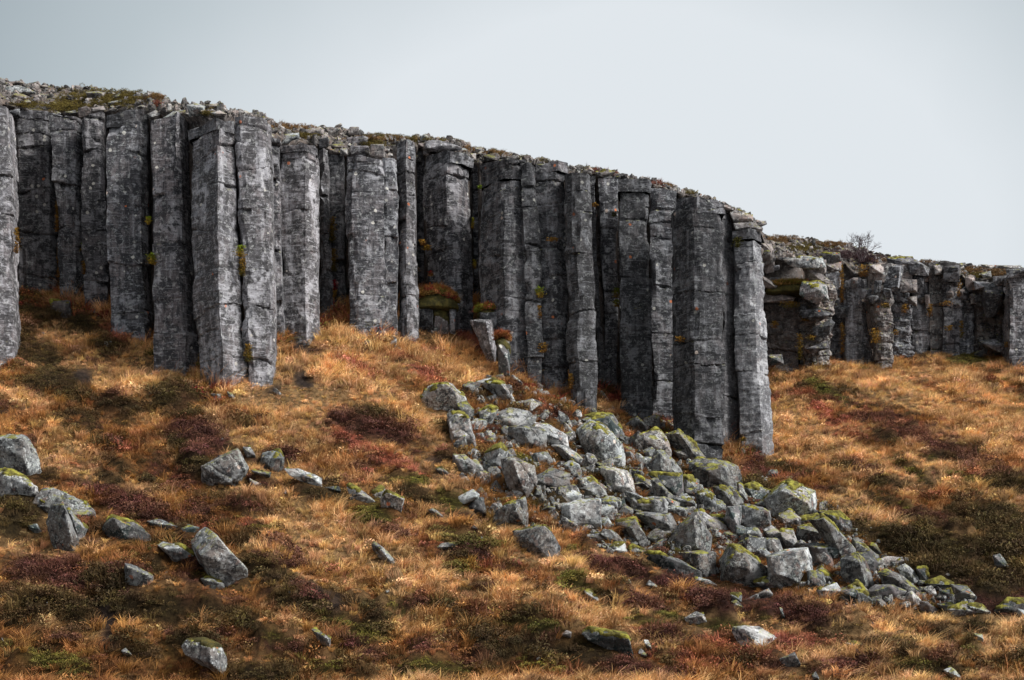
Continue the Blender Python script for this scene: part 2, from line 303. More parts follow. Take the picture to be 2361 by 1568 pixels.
FAR = [
 ('pinkish weathered rock pillar just right of the headland', [1758,1800,1843], [1762,1800,1845], [-15,8], 696,692, 838, {'m':'pink','Y':-6.,'rough':2}),
 ('twisted flaky rock pillar with jutting plates and a mossy crown', [1843,1880,1912], [1858,1885,1924], [-30,10], 650,640, 864, {'Y':-.8,'rough':3}),
 ('plain grey pillar behind the twisted flaky pillar', [1900,1940], [1910,1944], [3], 582,582, 822, {'Y':.5}),
 ('square-topped basalt pillar below the bare bush', [1944,1985,2002], [1949,1990,2014], [-8,38], 642,636, 834, {'Y':-.2}),
 ('stacked pillar with a detached lower half right of the bush', [2005,2024,2060], [2022,2034,2056], [-35,5], 612,606, 852, {'Y':-.7,'rough':1.6,'cap':60}),
 ('bluish recessed rock pillar with broken blocks', [2060,2105], [2058,2104], [4], 600,606, 814, {'Y':.2,'rough':2,'cap':50}),
 ('rounded-shoulder pillar under a smooth sloping cap', [2103,2142], [2104,2144], [2], 604,612, 804, {'cap':40}),
 ('narrow far pillar with a black notch near its foot', [2143,2173], [2144,2176], [0], 606,606, 806, {'Y':.1}),
 ('far pillar of slabs left of the broken cave section', [2173,2212], [2176,2215], [4], 604,608, 808, {'Y':-.3,'cap':45}),
 ('leaning split pillar left of the dark cave', [2212,2250], [2214,2250], [-4], 668,640, 796, {'Y':.2,'rough':1.5}),
 ('fractured pillar with slanting cracks above the dark cave', [2250,2300,2322], [2252,2296,2322], [-6,-14], 640,650, 812, {'Y':.9,'rough':2}),
 ('rightmost far pillar, cut off by the right edge of the view', [2323,2380,2420], [2324,2382,2424], [0,20], 634,640, 846, {'Y':-.2}),
]
def prism(name, tu, bu, ang, vtl, vtr, vb, Y, seed, mat, rough=1., vlow=None, infl=0., parent=None, edge=.042, depth=1.3, loc=None):
    rs = np.random.default_rng(seed)
    tu = np.array(tu, float); bu = np.array(bu, float); n = len(tu)
    px = (np.diff(tu)+np.diff(bu))/2; w = px/FQ*Y
    yy = np.concatenate([[0], np.cumsum(w*np.tan(np.radians(ang)))]); yy -= yy.min()
    yy = Y+yy
    def xz(uu, v): return (uu-UC)/FQ*yy
    xt = (tu-UC)/FQ*yy; xb = (bu-UC)/FQ*yy
    fr = (tu-tu[0])/(tu[-1]-tu[0]); vt = vtl+(vtr-vtl)*fr
    ztop = (VH-vt)/FQ*Y; zb0 = (VH-vb)/FQ*Y
    # close the back
    yb = yy.max()+depth
    wq = xt[-1]-xt[0]
    xt = np.concatenate([xt, [xt[-1]-wq*.08, xt[0]+wq*.08]]); xb = np.concatenate([xb, [xb[-1]-wq*.08, xb[0]+wq*.08]])
    yy = np.concatenate([yy, [yb, yb]]); ztop = np.concatenate([ztop, [ztop[-1], ztop[0]]])
    if infl:
        cx = xt[:n].mean()
        xt = cx+(xt-cx)*(1+infl); xb = cx+(xb-cx)*(1+infl); yy[:n] -= .05
    m = len(xt); sT = []; nor = []; fid = []; sc = []; acc = 0
    for i in range(m):
        j = (i+1) % m
        L = math.hypot(xt[j]-xt[i], yy[j]-yy[i])
        k = max(2, int(math.ceil(L/edge))) if i < n-1 else 5
        t = np.arange(k)/k
        nx, ny = (yy[j]-yy[i]), -(xt[j]-xt[i]); q = math.hypot(nx, ny)+1e-9
        for tt in t:
            sT.append((i, j, tt)); nor.append((nx/q, ny/q)); fid.append(i); sc.append(acc+tt*L)
        acc += L
    I = np.array([a[0] for a in sT]); J = np.array([a[1] for a in sT]); T = np.array([a[2] for a in sT])
    N = np.array(nor); fid = np.array(fid); s = np.array(sc); ns = len(s)
    Nb = (N+np.roll(N, 1, 0)); 
    cor = (T == 0); N = np.where(cor[:, None], Nb/np.linalg.norm(Nb, axis=1, keepdims=True).clip(.3), N)
    lerp = lambda a: a[I]*(1-T)+a[J]*T
    XT, XB, YY, ZT = lerp(xt), lerp(xb), lerp(yy), lerp(ztop)
    # jagged top edge
    ZT = ZT+.05*rough*vn(s*3, seed, 0, 3)+.04*rough*np.round(vn(s*1.3, seed, 4, 8)*2)/2
    zlow = zb0-(1.8 if Y > 80 else .9) if vlow is None else (VH-vlow)/FQ*Y
    H = ZT.max()-zlow; nr = max(3, int(H/edge))
    h = np.linspace(0, 1, nr)[:, None]
    Z = zlow+h*(ZT[None]-zlow)
    zt_m = ztop[:n].mean() if vlow is None else None
    f = (Z-zb0)/(ztop[:n].mean()-zb0) if vlow is None else (Z-zlow)/(ZT.mean()-zlow)
    X = XB+(XT-XB)*f
    Yg = np.broadcast_to(YY, Z.shape).copy(); Sg = np.broadcast_to(s, Z.shape)
    # distance to nearest front corner
    cs = s[cor]; dc = np.min(np.abs(s[:, None]-cs[None]), 1)
    # wobble of whole body with height
    X = X+.05*rough*vn(Z*.6, seed, 1, 21)+.02*rough*vn(Z*2.2, seed, 1, 22)
    Hm = H
    # joints
    d = np.zeros_like(Z); seg = np.zeros_like(Z)
    zc = zlow+rs.uniform(.2, .6)
    while zc < ZT.max()-.15:
        up = (zc-zlow)/Hm
        tilt = rs.normal(0, .07)*rough; ph = rs.uniform(0, 99)
        line = zc+tilt*(Sg-s.mean())+.09*rough*vn(Sg*1.3, ph, 0, 2)+.03*vn(Sg*5, ph, 0, 4)
        wdt = rs.choice([.012, .018, .03], p=[.4, .4, .2])*1.3
        st = np.clip(.55+1.1*vn(Sg*.9+ph, zc, 0, 6), 0, 1)*rs.uniform(.45, 1)
        d -= .12*st*np.exp(-((Z-line)/wdt)**2)
        seg += (Z > line)*rs.normal(0, .05)*rough*(1 if rs.random() < .5 else .3)
        X = X+(Z > line)*rs.normal(0, .02)*rough
        # notch: a chip broken out under the joint
        if rs.random() < .5:
            s0 = rs.uniform(0, cs[min(n-1, len(cs)-1)] if n > 1 else acc); hw = rs.uniform(.12, .4); hh = rs.uniform(.12, .45)
            dep = rs.uniform(.08, .22)*rough**.5
            lat = np.clip(1-((Sg-s0)/hw)**2, 0, 1)
            ver = np.clip(1-(line-Z)/(hh*np.sqrt(lat+.01)+.01), 0, 1)*(Z < line)
            d -= dep*ver*(lat > 0)*np.sqrt(lat)
        zc += rs.uniform(.35, 1.1) if up > .78 else rs.uniform(.8, 2.5)
    X0, Y0 = X.copy(), Yg.copy()
    nz = fbm(X*1.1, Y0*1.1, Z*1.0, seed, 3)*.07+fbm(X*5, Y0*5, Z*6, seed+5, 3)*.035
    stri = vn(X*1.5, Y0*1.5, Z*13+.5*vn(Sg*3, Z, 0, 3), seed+7)*.011+fbm(X*2, Y0*2, Z*5.5, seed+9, 2)*.018
    d = d+seg+(nz+stri)*rough
    if rough > 1.4:
        pl = fbm(X*.9, Y0*.9, Z*3.2+.7*vn(Sg*1.2, Z, 0, 9), seed+3, 2); d += (np.round(pl*4)/4*.16+nz*1.2)*rough*.6
    chip = np.clip(vn(Z*1.7, cs.sum(), 0, seed)+.1, 0, 1)**1.5*np.clip(1-dc/.16, 0, 1)[None]
    d -= .22*chip*rough**.5
    back = (fid >= n-1)
    d = np.where(back[None]&(T > .2)[None], d*.3, d)
    X = X+d*N[:, 0]; Yg = Yg+d*N[:, 1]
    V = np.stack([X, Yg, Z], -1).reshape(-1, 3)
    idx = np.arange(nr*ns).reshape(nr, ns); nx = np.roll(idx, -1, 1)
    F = np.stack([idx[:-1], nx[:-1], nx[1:], idx[1:]], -1).reshape(-1, 4)
    # lid: two inner rings
    top = V[-ns:]; c = top.mean(0)
    r1 = c+(top-c)*.6; r1[:, 2] += .03+.05*fbm(r1[:, 0]*4, r1[:, 1]*4, 0, seed)
    r2 = c+(top-c)*.05; r2[:, 2] += .04
    b = nr*ns; V = np.vstack([V, r1, r2])
    a0 = idx[-1]; a1 = b+np.arange(ns); a2 = b+ns+np.arange(ns)
    F = np.vstack([F, np.stack([a0, np.roll(a0, -1), np.roll(a1, -1), a1], -1), np.stack([a1, np.roll(a1, -1), np.roll(a2, -1), a2], -1)])
    if loc is None: loc = (X0[0, :].mean(), Y, zb0)
    return mk(name, V, F, mat, parent, loc=loc, sharp=24)
WALL = []       # image u, distance, top image v for the rock behind the columns
CINFO = []
def build_cols(lst, far):
    for i, (lab, tu, bu, ang, vtl, vtr, vb, op) in enumerate(lst):
        um = (bu[0]+bu[-1])/2
        ang = [(-52 if a < -20 else a*1.6 if a < 0 else a if a < 20 else min(56, a+14)) for a in ang]
        if far: Y = 88.2+.5*(float(Ybase(um, vb))-88.2)+op.get('Y', 0)*.35
        else: Y = float(Ybase(um, vb))+op.get('Y', 0)*.4
        cap = op.get('cap', 0); mat = M[op.get('m', ['col2', 'rim', 'col'][i % 3] if far else 'col')]
        seed = 100+i*7+(500 if far else 0)
        root = bpy.data.objects.new('basalt_column', None); COL.objects.link(root)
        root.location = P3(um, vb, Y).tolist()
        if cap:
            k = cap/max(1., vb-(vtl+vtr)/2)
            tu2 = [t+(b-t)*k for t, b in zip(tu, bu)]
            o = prism('shaft', tu2, bu, ang, vtl+cap+1, vtr+cap+1, vb, Y, seed, mat, max(op.get('rough', 1.), 1.25 if far else 1.), parent=root)
            c = prism('cap_block', tu, tu2, ang, vtl, vtr, vb, Y, seed+3, M['rim' if far else 'col'], 1.3, vlow=max(vtl, vtr)+cap-1.5-abs(vtl-vtr)*0, infl=.05, parent=root, depth=1.0, loc=np.array(root.location)+np.array([0, 0, 3.]))
        else:
            o = prism('shaft', tu, bu, ang, vtl, vtr, vb, Y, seed, mat, max(op.get('rough', 1.), 1.25 if far else 1.), parent=root)
        tag(root, lab, 'rock column' if far else 'basalt column', 'weathered pillars of the far cliff' if far else 'basalt columns of the cliff')
        WALL.append(((tu[0]+tu[-1])/2, Y, (vtl+vtr)/2)); CINFO.append((tu[0], tu[-1], lab, Y, (vtl+vtr)/2))
build_cols(COLS, False)
build_cols(FAR, True)
# ------------------------------------------------------------------ hill: rock behind columns + plateau
SKY = np.array([(-900,120),(-40,180),(0,186),(60,192),(160,203),(220,205),(240,216),(330,220),(400,238),(500,242),(530,262),(600,266),(640,293),(720,297),(790,298),(860,314),(950,326),(975,314),(1060,329),(1100,348),(1150,357),(1230,372),(1290,380),(1310,392),(1370,396),(1440,408),(1500,420),(1560,440),(1600,450),(1660,468),(1685,486),(1740,504),(1755,532),(1775,550),(1850,550),(1920,562),(1990,575),(2030,590),(2120,606),(2160,607),(2210,618),(2260,618),(2361,622),(2700,640),(3300,690)], float)
vsky = lambda u: np.interp(u, SKY[:, 0], SKY[:, 1])
wl = sorted(WALL); WU = np.array([a[0] for a in wl]); WY = np.array([a[1] for a in wl]); WT = np.array([a[2] for a in wl])
NC = len(COLS)
def _mx(u, a, b, d, f):
    y = np.interp(u, WU[a:b], WY[a:b])
    for du in d: y = f(y, np.interp(np.asarray(u)+du, WU[a:b], WY[a:b]))
    return y
def wallY(u):      # the rock mass stays behind the columns
    u = np.asarray(u, float); n_ = _mx(u, 0, NC, (-30, 30, -60, 60), np.maximum)+.9; f_ = _mx(u, NC, None, (-25, 25, -45, 45), np.maximum)+.8
    return np.where(u < 1738, n_, np.where(u < 1744, n_+(f_-n_)*(u-1738)/6, f_))
def farY(u): return float(_mx(u, NC, None, (-15, 15), np.minimum))
wtop = lambda u: np.where((np.asarray(u) > 1752) & (np.asarray(u) < 1950), np.interp(u, [1752, 1770, 1790, 1850, 1950], [534, 585, 600, 606, 610]), np.interp(u, WU, WT))
def rimpos(u, t):      # t 0 at the brow of the columns, 1 on the skyline
    u = np.asarray(u, float); vt_ = np.maximum(wtop(u)-4, vsky(u)+4); vs = vsky(u)
    Yw = wallY(u)-.55+2.6*t*np.clip((vt_-vs)/40, .5, 3)
    v = vt_+(vs-vt_)*t
    return np.stack([(u-UC)/FQ*Yw, Yw, (VH-v)/FQ*Yw], -1)
us = np.concatenate([np.arange(-700, 1736, 7), np.arange(1736, 1745, .1), np.arange(1746, 1780, 2), np.arange(1780, 3100, 7)]); nu = len(us)
rows = []
Yw = wallY(us)
zfoot = zt((us-UC)/FQ*Yw, Yw)-2.
for t in np.linspace(0, 1, 60):
    v0 = np.maximum(wtop(us)-4, vsky(us)+4)
    ztp = (VH-v0)/FQ*Yw
    z = zfoot+(ztp-.25-zfoot)*t; x = (us-UC)/FQ*Yw
    nn = .16*fbm(x*1.2, z*.5, 0, 77, 4)
    side = (us > 1738)&(us < 1744)
    x = x+np.where(side, -.5+.75*np.abs(np.sin(Yw*2.1+.5*np.sin(Yw*.7)))**.6+.25*fbm(Yw*2, z*1.2, 0, 88, 4), 0)
    rows.append(np.stack([x, Yw+nn, z], -1))
for t in np.linspace(0, 1, 14):
    p = rimpos(us, t); p[:, 2] += .10*fbm(p[:, 0]*2, p[:, 1]*2, 0, 78, 4)*(t > 0)
    rows.append(p)
last = rows[-1]
for dY, dz in ((1, .02), (3, .0), (8, -.1), (20, -.4), (60, -1), (160, -3)):
    q = last.copy(); sc = (last[:, 1]+dY)/last[:, 1]; q[:, 0] *= sc; q[:, 1] += dY; q[:, 2] += dz
    rows.append(q)
Vh = np.vstack(rows); nrw = len(rows); idx = np.arange(nrw*nu).reshape(nrw, nu)
F = np.stack([idx[:-1, :-1], idx[:-1, 1:], idx[1:, 1:], idx[1:, :-1]], -1).reshape(-1, 4)
o = mk('hill', Vh, F, M['hill'], loc=(0, 66, 10)); tag(o, kind='structure')
# ------------------------------------------------------------------ sloping ground
ug = np.arange(-800, 3200, 9.); yr = np.concatenate([np.linspace(2, 38, 40), np.arange(38.1, 96, .13)])
UU, YR = np.meshgrid(ug, yr)
Ymax = wallY(UU)+1.2; YR = np.minimum(YR, Ymax)
XG = (UU-UC)/FQ*YR
ZG = zt(XG, YR)
Vg = np.stack([XG, YR, ZG], -1).reshape(-1, 3)
idx = np.arange(UU.size).reshape(UU.shape)
F = np.stack([idx[:-1, :-1], idx[:-1, 1:], idx[1:, 1:], idx[1:, :-1]], -1).reshape(-1, 4)
keep = (YR[:-1, :-1] < Ymax[:-1, :-1]-1e-3).ravel()
ground = mk('ground', Vg, F[keep], M['soil'], loc=(0, 50, 0)); tag(ground, kind='structure')
# ------------------------------------------------------------------ ground cover colours
POLY = [(1040,905),(1180,880),(1330,935),(1520,965),(1640,1040),(1720,1120),(1800,1090),(1880,1150),(1990,1240),(2110,1330),(2260,1410),(2080,1410),(1900,1375),(1760,1345),(1640,1325),(1560,1290),(1400,1270),(1280,1210),(1130,1190),(1060,1100)]
def inpoly(u, v):
    u = np.asarray(u, float); v = np.asarray(v, float); c = np.zeros(u.shape, bool); j = len(POLY)-1
    for i in range(len(POLY)):
        a, b = POLY[i], POLY[j]
        c ^= ((a[1] > v) != (b[1] > v)) & (u < (b[0]-a[0])*(v-a[1])/(b[1]-a[1]+1e-9)+a[0]); j = i
    return c
def cover(x, y):
    z = zt(x, y); u = x/y*FQ+UC; v = VH-z/y*FQ
    # weights: T straw, B brown grass, D dark green heath, M green moss, H dark red heather, R red, S bare soil
    d = (x*.75-y*.66); e = (x*.66+y*.75)
    n1 = fbm(d*.28, e*.75, 0, 41, 4); n2 = fbm(x*1.1, y*1.0, 0, 43, 4); n3 = fbm(x*.22, y*.2, 0, 47, 3); n4 = fbm(x*2.6, y*2.2, 0, 49, 3); n5 = fbm(x*.7, y*.6, 3, 53, 4)
    W = {}
    W['T'] = np.clip(.62+1.5*n1+.5*n3+.35*n4, 0, 2)*.9
    W['B'] = np.full_like(x, .60)+.3*n2
    n6 = fbm(x*1.7, y*1.5, 6, 45, 4)+.9*(np.abs(vn(x*.62+.3*vn(x*1.5, y*1.5, 2, 16), y*.55, 0, 15))-.33)
    W['D'] = np.clip(-.11+1.5*n2+1.0*n6-.7*n1, 0, 1.5)
    W['M'] = np.clip(-.26+1.6*n5, 0, 1)
    W['H'] = np.clip(-.08+1.7*fbm(x*1.1, y*1.0, 9, 59, 4)-.3*n1, 0, 1.4)
    W['R'] = np.clip(-.10+1.5*fbm(x*.9, y*.8, 5, 61, 4), 0, 1)
    W['S'] = np.clip(-.75+1.5*fbm(x*.9, y*.8, 7, 67, 4), 0, 1)
    wob = .35*fbm(x*1.8, y*1.8, 0, 71, 3)
    for (pu, pv, ru, rv, rot, kind, st, px, py, hh) in PATCH:
        if st <= 0: continue
        rr = 1.75*max(ru, rv); K = np.nonzero((np.abs(u-pu) < rr)&(np.abs(v-pv) < rr))[0]
        if not len(K): continue
        dx = u[K]-pu; dy = v[K]-pv; c, s = math.cos(rot), math.sin(rot)
        q = ((dx*c+dy*s)/ru)**2+((-dx*s+dy*c)/rv)**2
        g = np.clip(1.3-np.sqrt(q)+1.5*wob[K], 0, 1)*st
        W[kind][K] += g*2.6
        if kind in 'DMHS': W['T'][K] *= 1-.9*np.clip(g, 0, 1)
        if kind == 'T':
            for k in 'DMHRS': W[k][K] *= 1-.8*np.clip(g, 0, 1)
    pi = inpoly(u+22*fbm(x*.9, y*.9, 4, 81, 3), v+16*fbm(x*.9, y*.9, 8, 83, 3))
    W['T'] = np.where(pi, W['T']*.25, W['T']); W['D'] = W['D']+.35*pi; W['B'] = W['B']+.25*pi; W['M'] = W['M']+.3*pi; W['S'] = W['S']+.15*pi
    corner = np.clip((v-1280)/280, 0, 1)*np.clip(1-u/900, 0, 1)  # more dark heath at lower left; lens darkening also put into the colour
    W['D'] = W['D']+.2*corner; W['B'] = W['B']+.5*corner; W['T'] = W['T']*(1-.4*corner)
    return W, u, v, z
KEYS = ['T', 'B', 'D', 'M', 'H', 'R', 'S']
PAL = np.array([(.70, .43, .20), (.37, .17, .057), (.075, .052, .020), (.12, .105, .022), (.115, .045, .032), (.38, .115, .07), (.10, .075, .068)])
xg, yg = XG.ravel(), YR.ravel()
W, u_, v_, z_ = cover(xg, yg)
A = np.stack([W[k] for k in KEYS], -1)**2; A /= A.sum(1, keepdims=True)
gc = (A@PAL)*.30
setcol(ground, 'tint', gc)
# ------------------------------------------------------------------ tuft prototypes (kept out of the scene, instanced as ground cover)
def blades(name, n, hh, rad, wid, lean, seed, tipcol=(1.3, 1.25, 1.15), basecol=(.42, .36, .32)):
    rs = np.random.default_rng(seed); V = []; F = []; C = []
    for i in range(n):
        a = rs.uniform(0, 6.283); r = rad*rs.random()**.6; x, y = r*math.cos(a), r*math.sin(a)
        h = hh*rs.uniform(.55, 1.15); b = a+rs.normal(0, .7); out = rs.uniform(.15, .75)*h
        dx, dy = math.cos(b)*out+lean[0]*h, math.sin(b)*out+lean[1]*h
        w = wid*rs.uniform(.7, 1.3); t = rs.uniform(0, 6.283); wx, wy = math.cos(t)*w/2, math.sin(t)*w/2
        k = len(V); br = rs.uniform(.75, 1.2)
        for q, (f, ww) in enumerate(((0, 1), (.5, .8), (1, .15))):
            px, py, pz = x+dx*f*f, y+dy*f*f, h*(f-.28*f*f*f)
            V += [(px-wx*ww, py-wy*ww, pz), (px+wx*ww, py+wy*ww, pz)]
            c = np.array(basecol)*(1-f)+np.array(tipcol)*f; C += [c*br, c*br]  # brownish blade bases; shade between tufts is darkened into the colour too
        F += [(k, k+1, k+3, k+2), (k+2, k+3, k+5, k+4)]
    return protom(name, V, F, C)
def leaves(name, n, rad, hh, size, seed, lo=.45, flat=.0, mult=1.):
    rs = np.random.default_rng(seed); V = []; F = []; C = []
    for i in range(n):
        a = rs.uniform(0, 6.283); e = rs.random()**.7; th = math.acos(1-e*.98)
        rr = rs.uniform(.6, 1.05)
        p = np.array([math.cos(a)*math.sin(th)*rad*rr, math.sin(a)*math.sin(th)*rad*rr, math.cos(th)*hh*rr])
        d1 = rs.normal(0, 1, 3); d1 /= np.linalg.norm(d1); d2 = np.cross(d1, rs.normal(0, 1, 3)); d2 /= np.linalg.norm(d2)+1e-6
        s = size*rs.uniform(.6, 1.4); k = len(V)
        V += [p-d1*s, p+d2*s*.45, p+d1*s, p-d2*s*.45]
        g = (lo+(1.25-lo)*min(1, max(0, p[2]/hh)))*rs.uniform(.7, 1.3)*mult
        C += [(g, g*rs.uniform(.9, 1.1), g)]*4; F.append((k, k+1, k+2, k+3))
    return protom(name, V, F, C)
pcol = {}
def protom(name, V, F, C):
    o = mk(name, V, F, M['leaf'], smooth=False); setcol(o, 'tint', np.array(C)); COL.objects.unlink(o); return o
def cloud(name, protos, pts, rot, scl, idx, col, label, parent=None, kind='stuff'):
    c = bpy.data.collections.new(name+'_shapes')
    for i, p in enumerate(protos):
        if not p.users_collection: p.name = '%s_shape_%02d' % (name, i)
        c.objects.link(p)
    me = bpy.data.meshes.new(name); me.vertices.add(len(pts)); me.vertices.foreach_set('co', np.asarray(pts, np.float32).ravel())
    for nm, ty, fld, ar in (('rot', 'FLOAT_VECTOR', 'vector', rot), ('scl', 'FLOAT_VECTOR', 'vector', scl), ('idx', 'INT', 'value', idx)):
        a = me.attributes.new(nm, ty, 'POINT'); a.data.foreach_set(fld, np.asarray(ar, np.int32 if ty == 'INT' else np.float32).ravel())
    a = me.attributes.new('col', 'FLOAT_COLOR', 'POINT'); cc = np.ones((len(pts), 4), np.float32); cc[:, :3] = col; a.data.foreach_set('color', cc.ravel())
    me.materials.append(M['leaf'])
    o = bpy.data.objects.new(name, me); COL.objects.link(o); tag(o, label, kind=kind)
    g = bpy.data.node_groups.new(name+'_scatter', 'GeometryNodeTree')
    g.interface.new_socket('Geometry', in_out='INPUT', socket_type='NodeSocketGeometry'); g.interface.new_socket('Geometry', in_out='OUTPUT', socket_type='NodeSocketGeometry')
    N = g.nodes.new; L = g.links.new
    gi, go = N('NodeGroupInput'), N('NodeGroupOutput'); iop = N('GeometryNodeInstanceOnPoints'); ci = N('GeometryNodeCollectionInfo')
    ci.inputs['Collection'].default_value = c; ci.inputs['Separate Children'].default_value = True; ci.inputs['Reset Children'].default_value = True
    def na(nm, ty):
        x = N('GeometryNodeInputNamedAttribute'); x.data_type = ty; x.inputs['Name'].default_value = nm; return x.outputs['Attribute']
    L(gi.outputs[0], iop.inputs['Points']); L(ci.outputs[0], iop.inputs['Instance']); iop.inputs['Pick Instance'].default_value = True
    L(na('idx', 'INT'), iop.inputs['Instance Index']); L(na('scl', 'FLOAT_VECTOR'), iop.inputs['Scale'])
    er = N('FunctionNodeEulerToRotation'); L(na('rot', 'FLOAT_VECTOR'), er.inputs[0]); L(er.outputs[0], iop.inputs['Rotation'])
    L(iop.outputs[0], go.inputs[0])
    md = o.modifiers.new('scatter', 'NODES'); md.node_group = g
    return o
LEAN = (.35, -.25)
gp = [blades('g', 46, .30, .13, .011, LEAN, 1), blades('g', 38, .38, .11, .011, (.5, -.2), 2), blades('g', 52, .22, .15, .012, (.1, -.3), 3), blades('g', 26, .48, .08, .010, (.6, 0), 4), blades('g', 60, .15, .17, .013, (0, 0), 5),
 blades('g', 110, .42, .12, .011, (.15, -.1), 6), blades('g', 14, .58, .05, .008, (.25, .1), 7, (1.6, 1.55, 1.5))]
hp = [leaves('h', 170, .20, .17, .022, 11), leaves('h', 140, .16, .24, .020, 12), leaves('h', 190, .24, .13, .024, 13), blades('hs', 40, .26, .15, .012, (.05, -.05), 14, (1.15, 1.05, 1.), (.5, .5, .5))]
mp = [leaves('m', 170, .22, .09, .022, 21, .55), leaves('m', 150, .18, .12, .020, 22, .55)]
# ------------------------------------------------------------------ rocks
def cube_sphere(n):
    t = np.tan(np.linspace(-1, 1, n+1)*math.pi/4); a, b = np.meshgrid(t, t, indexing='ij'); o = np.ones_like(a)
    fs = [(o, a, b), (-o, b, a), (b, o, a), (a, -o, b), (a, b, o), (b, a, -o)]
    V = []; F = []
    for k, f in enumerate(fs):
        p = np.stack(f, -1).reshape(-1, 3); i = np.arange((n+1)**2).reshape(n+1, n+1)+k*(n+1)**2
        V.append(p); F.append(np.stack([i[:-1, :-1], i[1:, :-1], i[1:, 1:], i[:-1, 1:]], -1).reshape(-1, 4))
    V = np.vstack(V); F = np.vstack(F); V /= np.linalg.norm(V, axis=1, keepdims=True)
    key = np.round(V*1e4).astype(np.int64); _, first, inv = np.unique(key, axis=0, return_index=True, return_inverse=True)
    inv = inv.ravel()
    return V[first], inv[F]
_CS = {}
def csphere(n):
    if n not in _CS: _CS[n] = cube_sphere(n)
    return _CS[n]
def hull_planes(pts):
    bm = bmesh.new()
    for p in pts: bm.verts.new(p)
    r = bmesh.ops.convex_hull(bm, input=bm.verts)
    bm.normal_update(); c = Vector(np.mean(pts, 0).tolist())
    out = []
    for f in bm.faces:
        n = f.normal.copy()
        if n.length < .5: continue
        d = n.dot(f.calc_center_median()-c)
        if d < 0: n, d = -n, -d
        out.append((n.x, n.y, n.z, max(d, .02)))
    bm.free()
    return np.array(out), np.array(c)
def rock_geo(pts, seed, n=24, amp=1., p=110, fit=True):
    pts = np.asarray(pts, float)
    pl, c = hull_planes(pts)
    ext = np.maximum(pts.max(0)-pts.min(0), .05)/2; size = float(ext.mean()*2)
    D, F = csphere(n)
    # directions stretched to the body so that samples spread evenly
    G = D*ext; r = np.linalg.norm(G, axis=1, keepdims=True); G = G/r
    a = np.clip(G@pl[:, :3].T/pl[:, 3][None], 1e-5, None)
    mx = a.max(1, keepdims=True)
    rad = 1/(mx[:, 0]*((a/mx)**p).sum(1)**(1/p))
    q = G*rad[:, None]*1.03
    o = seed*3.1
    s = size
    dd = .045*s*fbm(q[:, 0]/s*2.3+o, q[:, 1]/s*2.3, q[:, 2]/s*2.3, seed, 3)+.050*min(s, 1.2)*fbm(q[:, 0]*4+o, q[:, 1]*4, q[:, 2]*4, seed+1, 4)
    ch = fbm(q[:, 0]*1.8/s+o, q[:, 1]*1.8/s, q[:, 2]*4/s, seed+2, 2); dd += .045*s*np.round(ch*4)/4
    # a joint line or two
    rs = np.random.default_rng(seed)
    for k in range(rs.integers(0, 3)):
        nn = rs.normal(0, 1, 3); nn /= np.linalg.norm(nn); h0 = rs.uniform(-.25, .25)*s
        t = q@nn-h0+.05*s*vn(q[:, 0]*3, q[:, 1]*3, q[:, 2]*3, seed+9)
        dd -= .05*min(s, 1.)*np.exp(-(t/.022)**2)
    q = q+G*(dd*amp*.72)[:, None]
    return q+c, F, G
ROCKS = []
def add_moss(parent, V, F, amount, seed, mat, loc):
    # cushion grown on the upper sides of the rock
    fv = V[F]; nrm = np.cross(fv[:, 2]-fv[:, 0], fv[:, 3]-fv[:, 1]); nrm /= np.linalg.norm(nrm, axis=1, keepdims=True)+1e-9
    c = fv.mean(1)
    if ((c-V.mean(0))*nrm).sum(1).mean() < 0: nrm = -nrm
    zr = (c[:, 2]-V[:, 2].min())/(np.ptp(V[:, 2])+1e-6)
    sc = nrm[:, 2]*.8+.55*zr+1.5*fbm(c[:, 0]*1.9, c[:, 1]*1.9, c[:, 2]*1.9, seed+40, 3)+.5*fbm(c[:, 0]*6, c[:, 1]*6, c[:, 2]*6, seed+41, 2)
    thr = 1.6-.85*amount
    kf = (sc > thr)&(zr > .3)
    if kf.sum() < 8: return
    # separate cushions: label the connected faces
    fid = np.where(kf)[0]; Fk = F[fid]; lab = np.full(len(V), 10**9)
    lab[Fk.ravel()] = Fk.ravel()
    for _ in range(400):
        mn = lab[Fk].min(1); new = lab.copy()
        for j in range(4): np.minimum.at(new, Fk[:, j], mn)
        if (new == lab).all(): break
        lab = new
    fl = lab[Fk[:, 0]]
    ids, cn = np.unique(fl, return_counts=True)
    for q in ids[np.argsort(-cn)][:7]:
        if (fl == q).sum() >= 8: moss_piece(parent, V, F, nrm, sc, thr, fid[fl == q], seed, mat, loc)
def moss_piece(parent, V, F, nrm, sc, thr, kf, seed, mat, loc):
    Fk = F[kf]; used, inv = np.unique(Fk, return_inverse=True); Fk = inv.reshape(Fk.shape)
    P = V[used].copy()
    vs = np.zeros(len(used)); cnt = np.zeros(len(used)); vnm = np.zeros((len(used), 3))
    for j in range(4):
        np.add.at(vs, Fk[:, j], sc[kf]-thr); np.add.at(cnt, Fk[:, j], 1); np.add.at(vnm, Fk[:, j], nrm[kf])
    vs /= cnt; vnm /= np.linalg.norm(vnm, axis=1, keepdims=True)+1e-9
    edge = np.where(cnt < 4, 0, 1)
    off = (.035+.05*np.clip(vs, 0, 1)+.02*fbm(P[:, 0]*9, P[:, 1]*9, P[:, 2]*9, seed, 3))*edge-.012*(1-edge)
    P = P+vnm*off[:, None]
    m = mk('moss_patch', P, Fk, mat, parent, loc=loc)
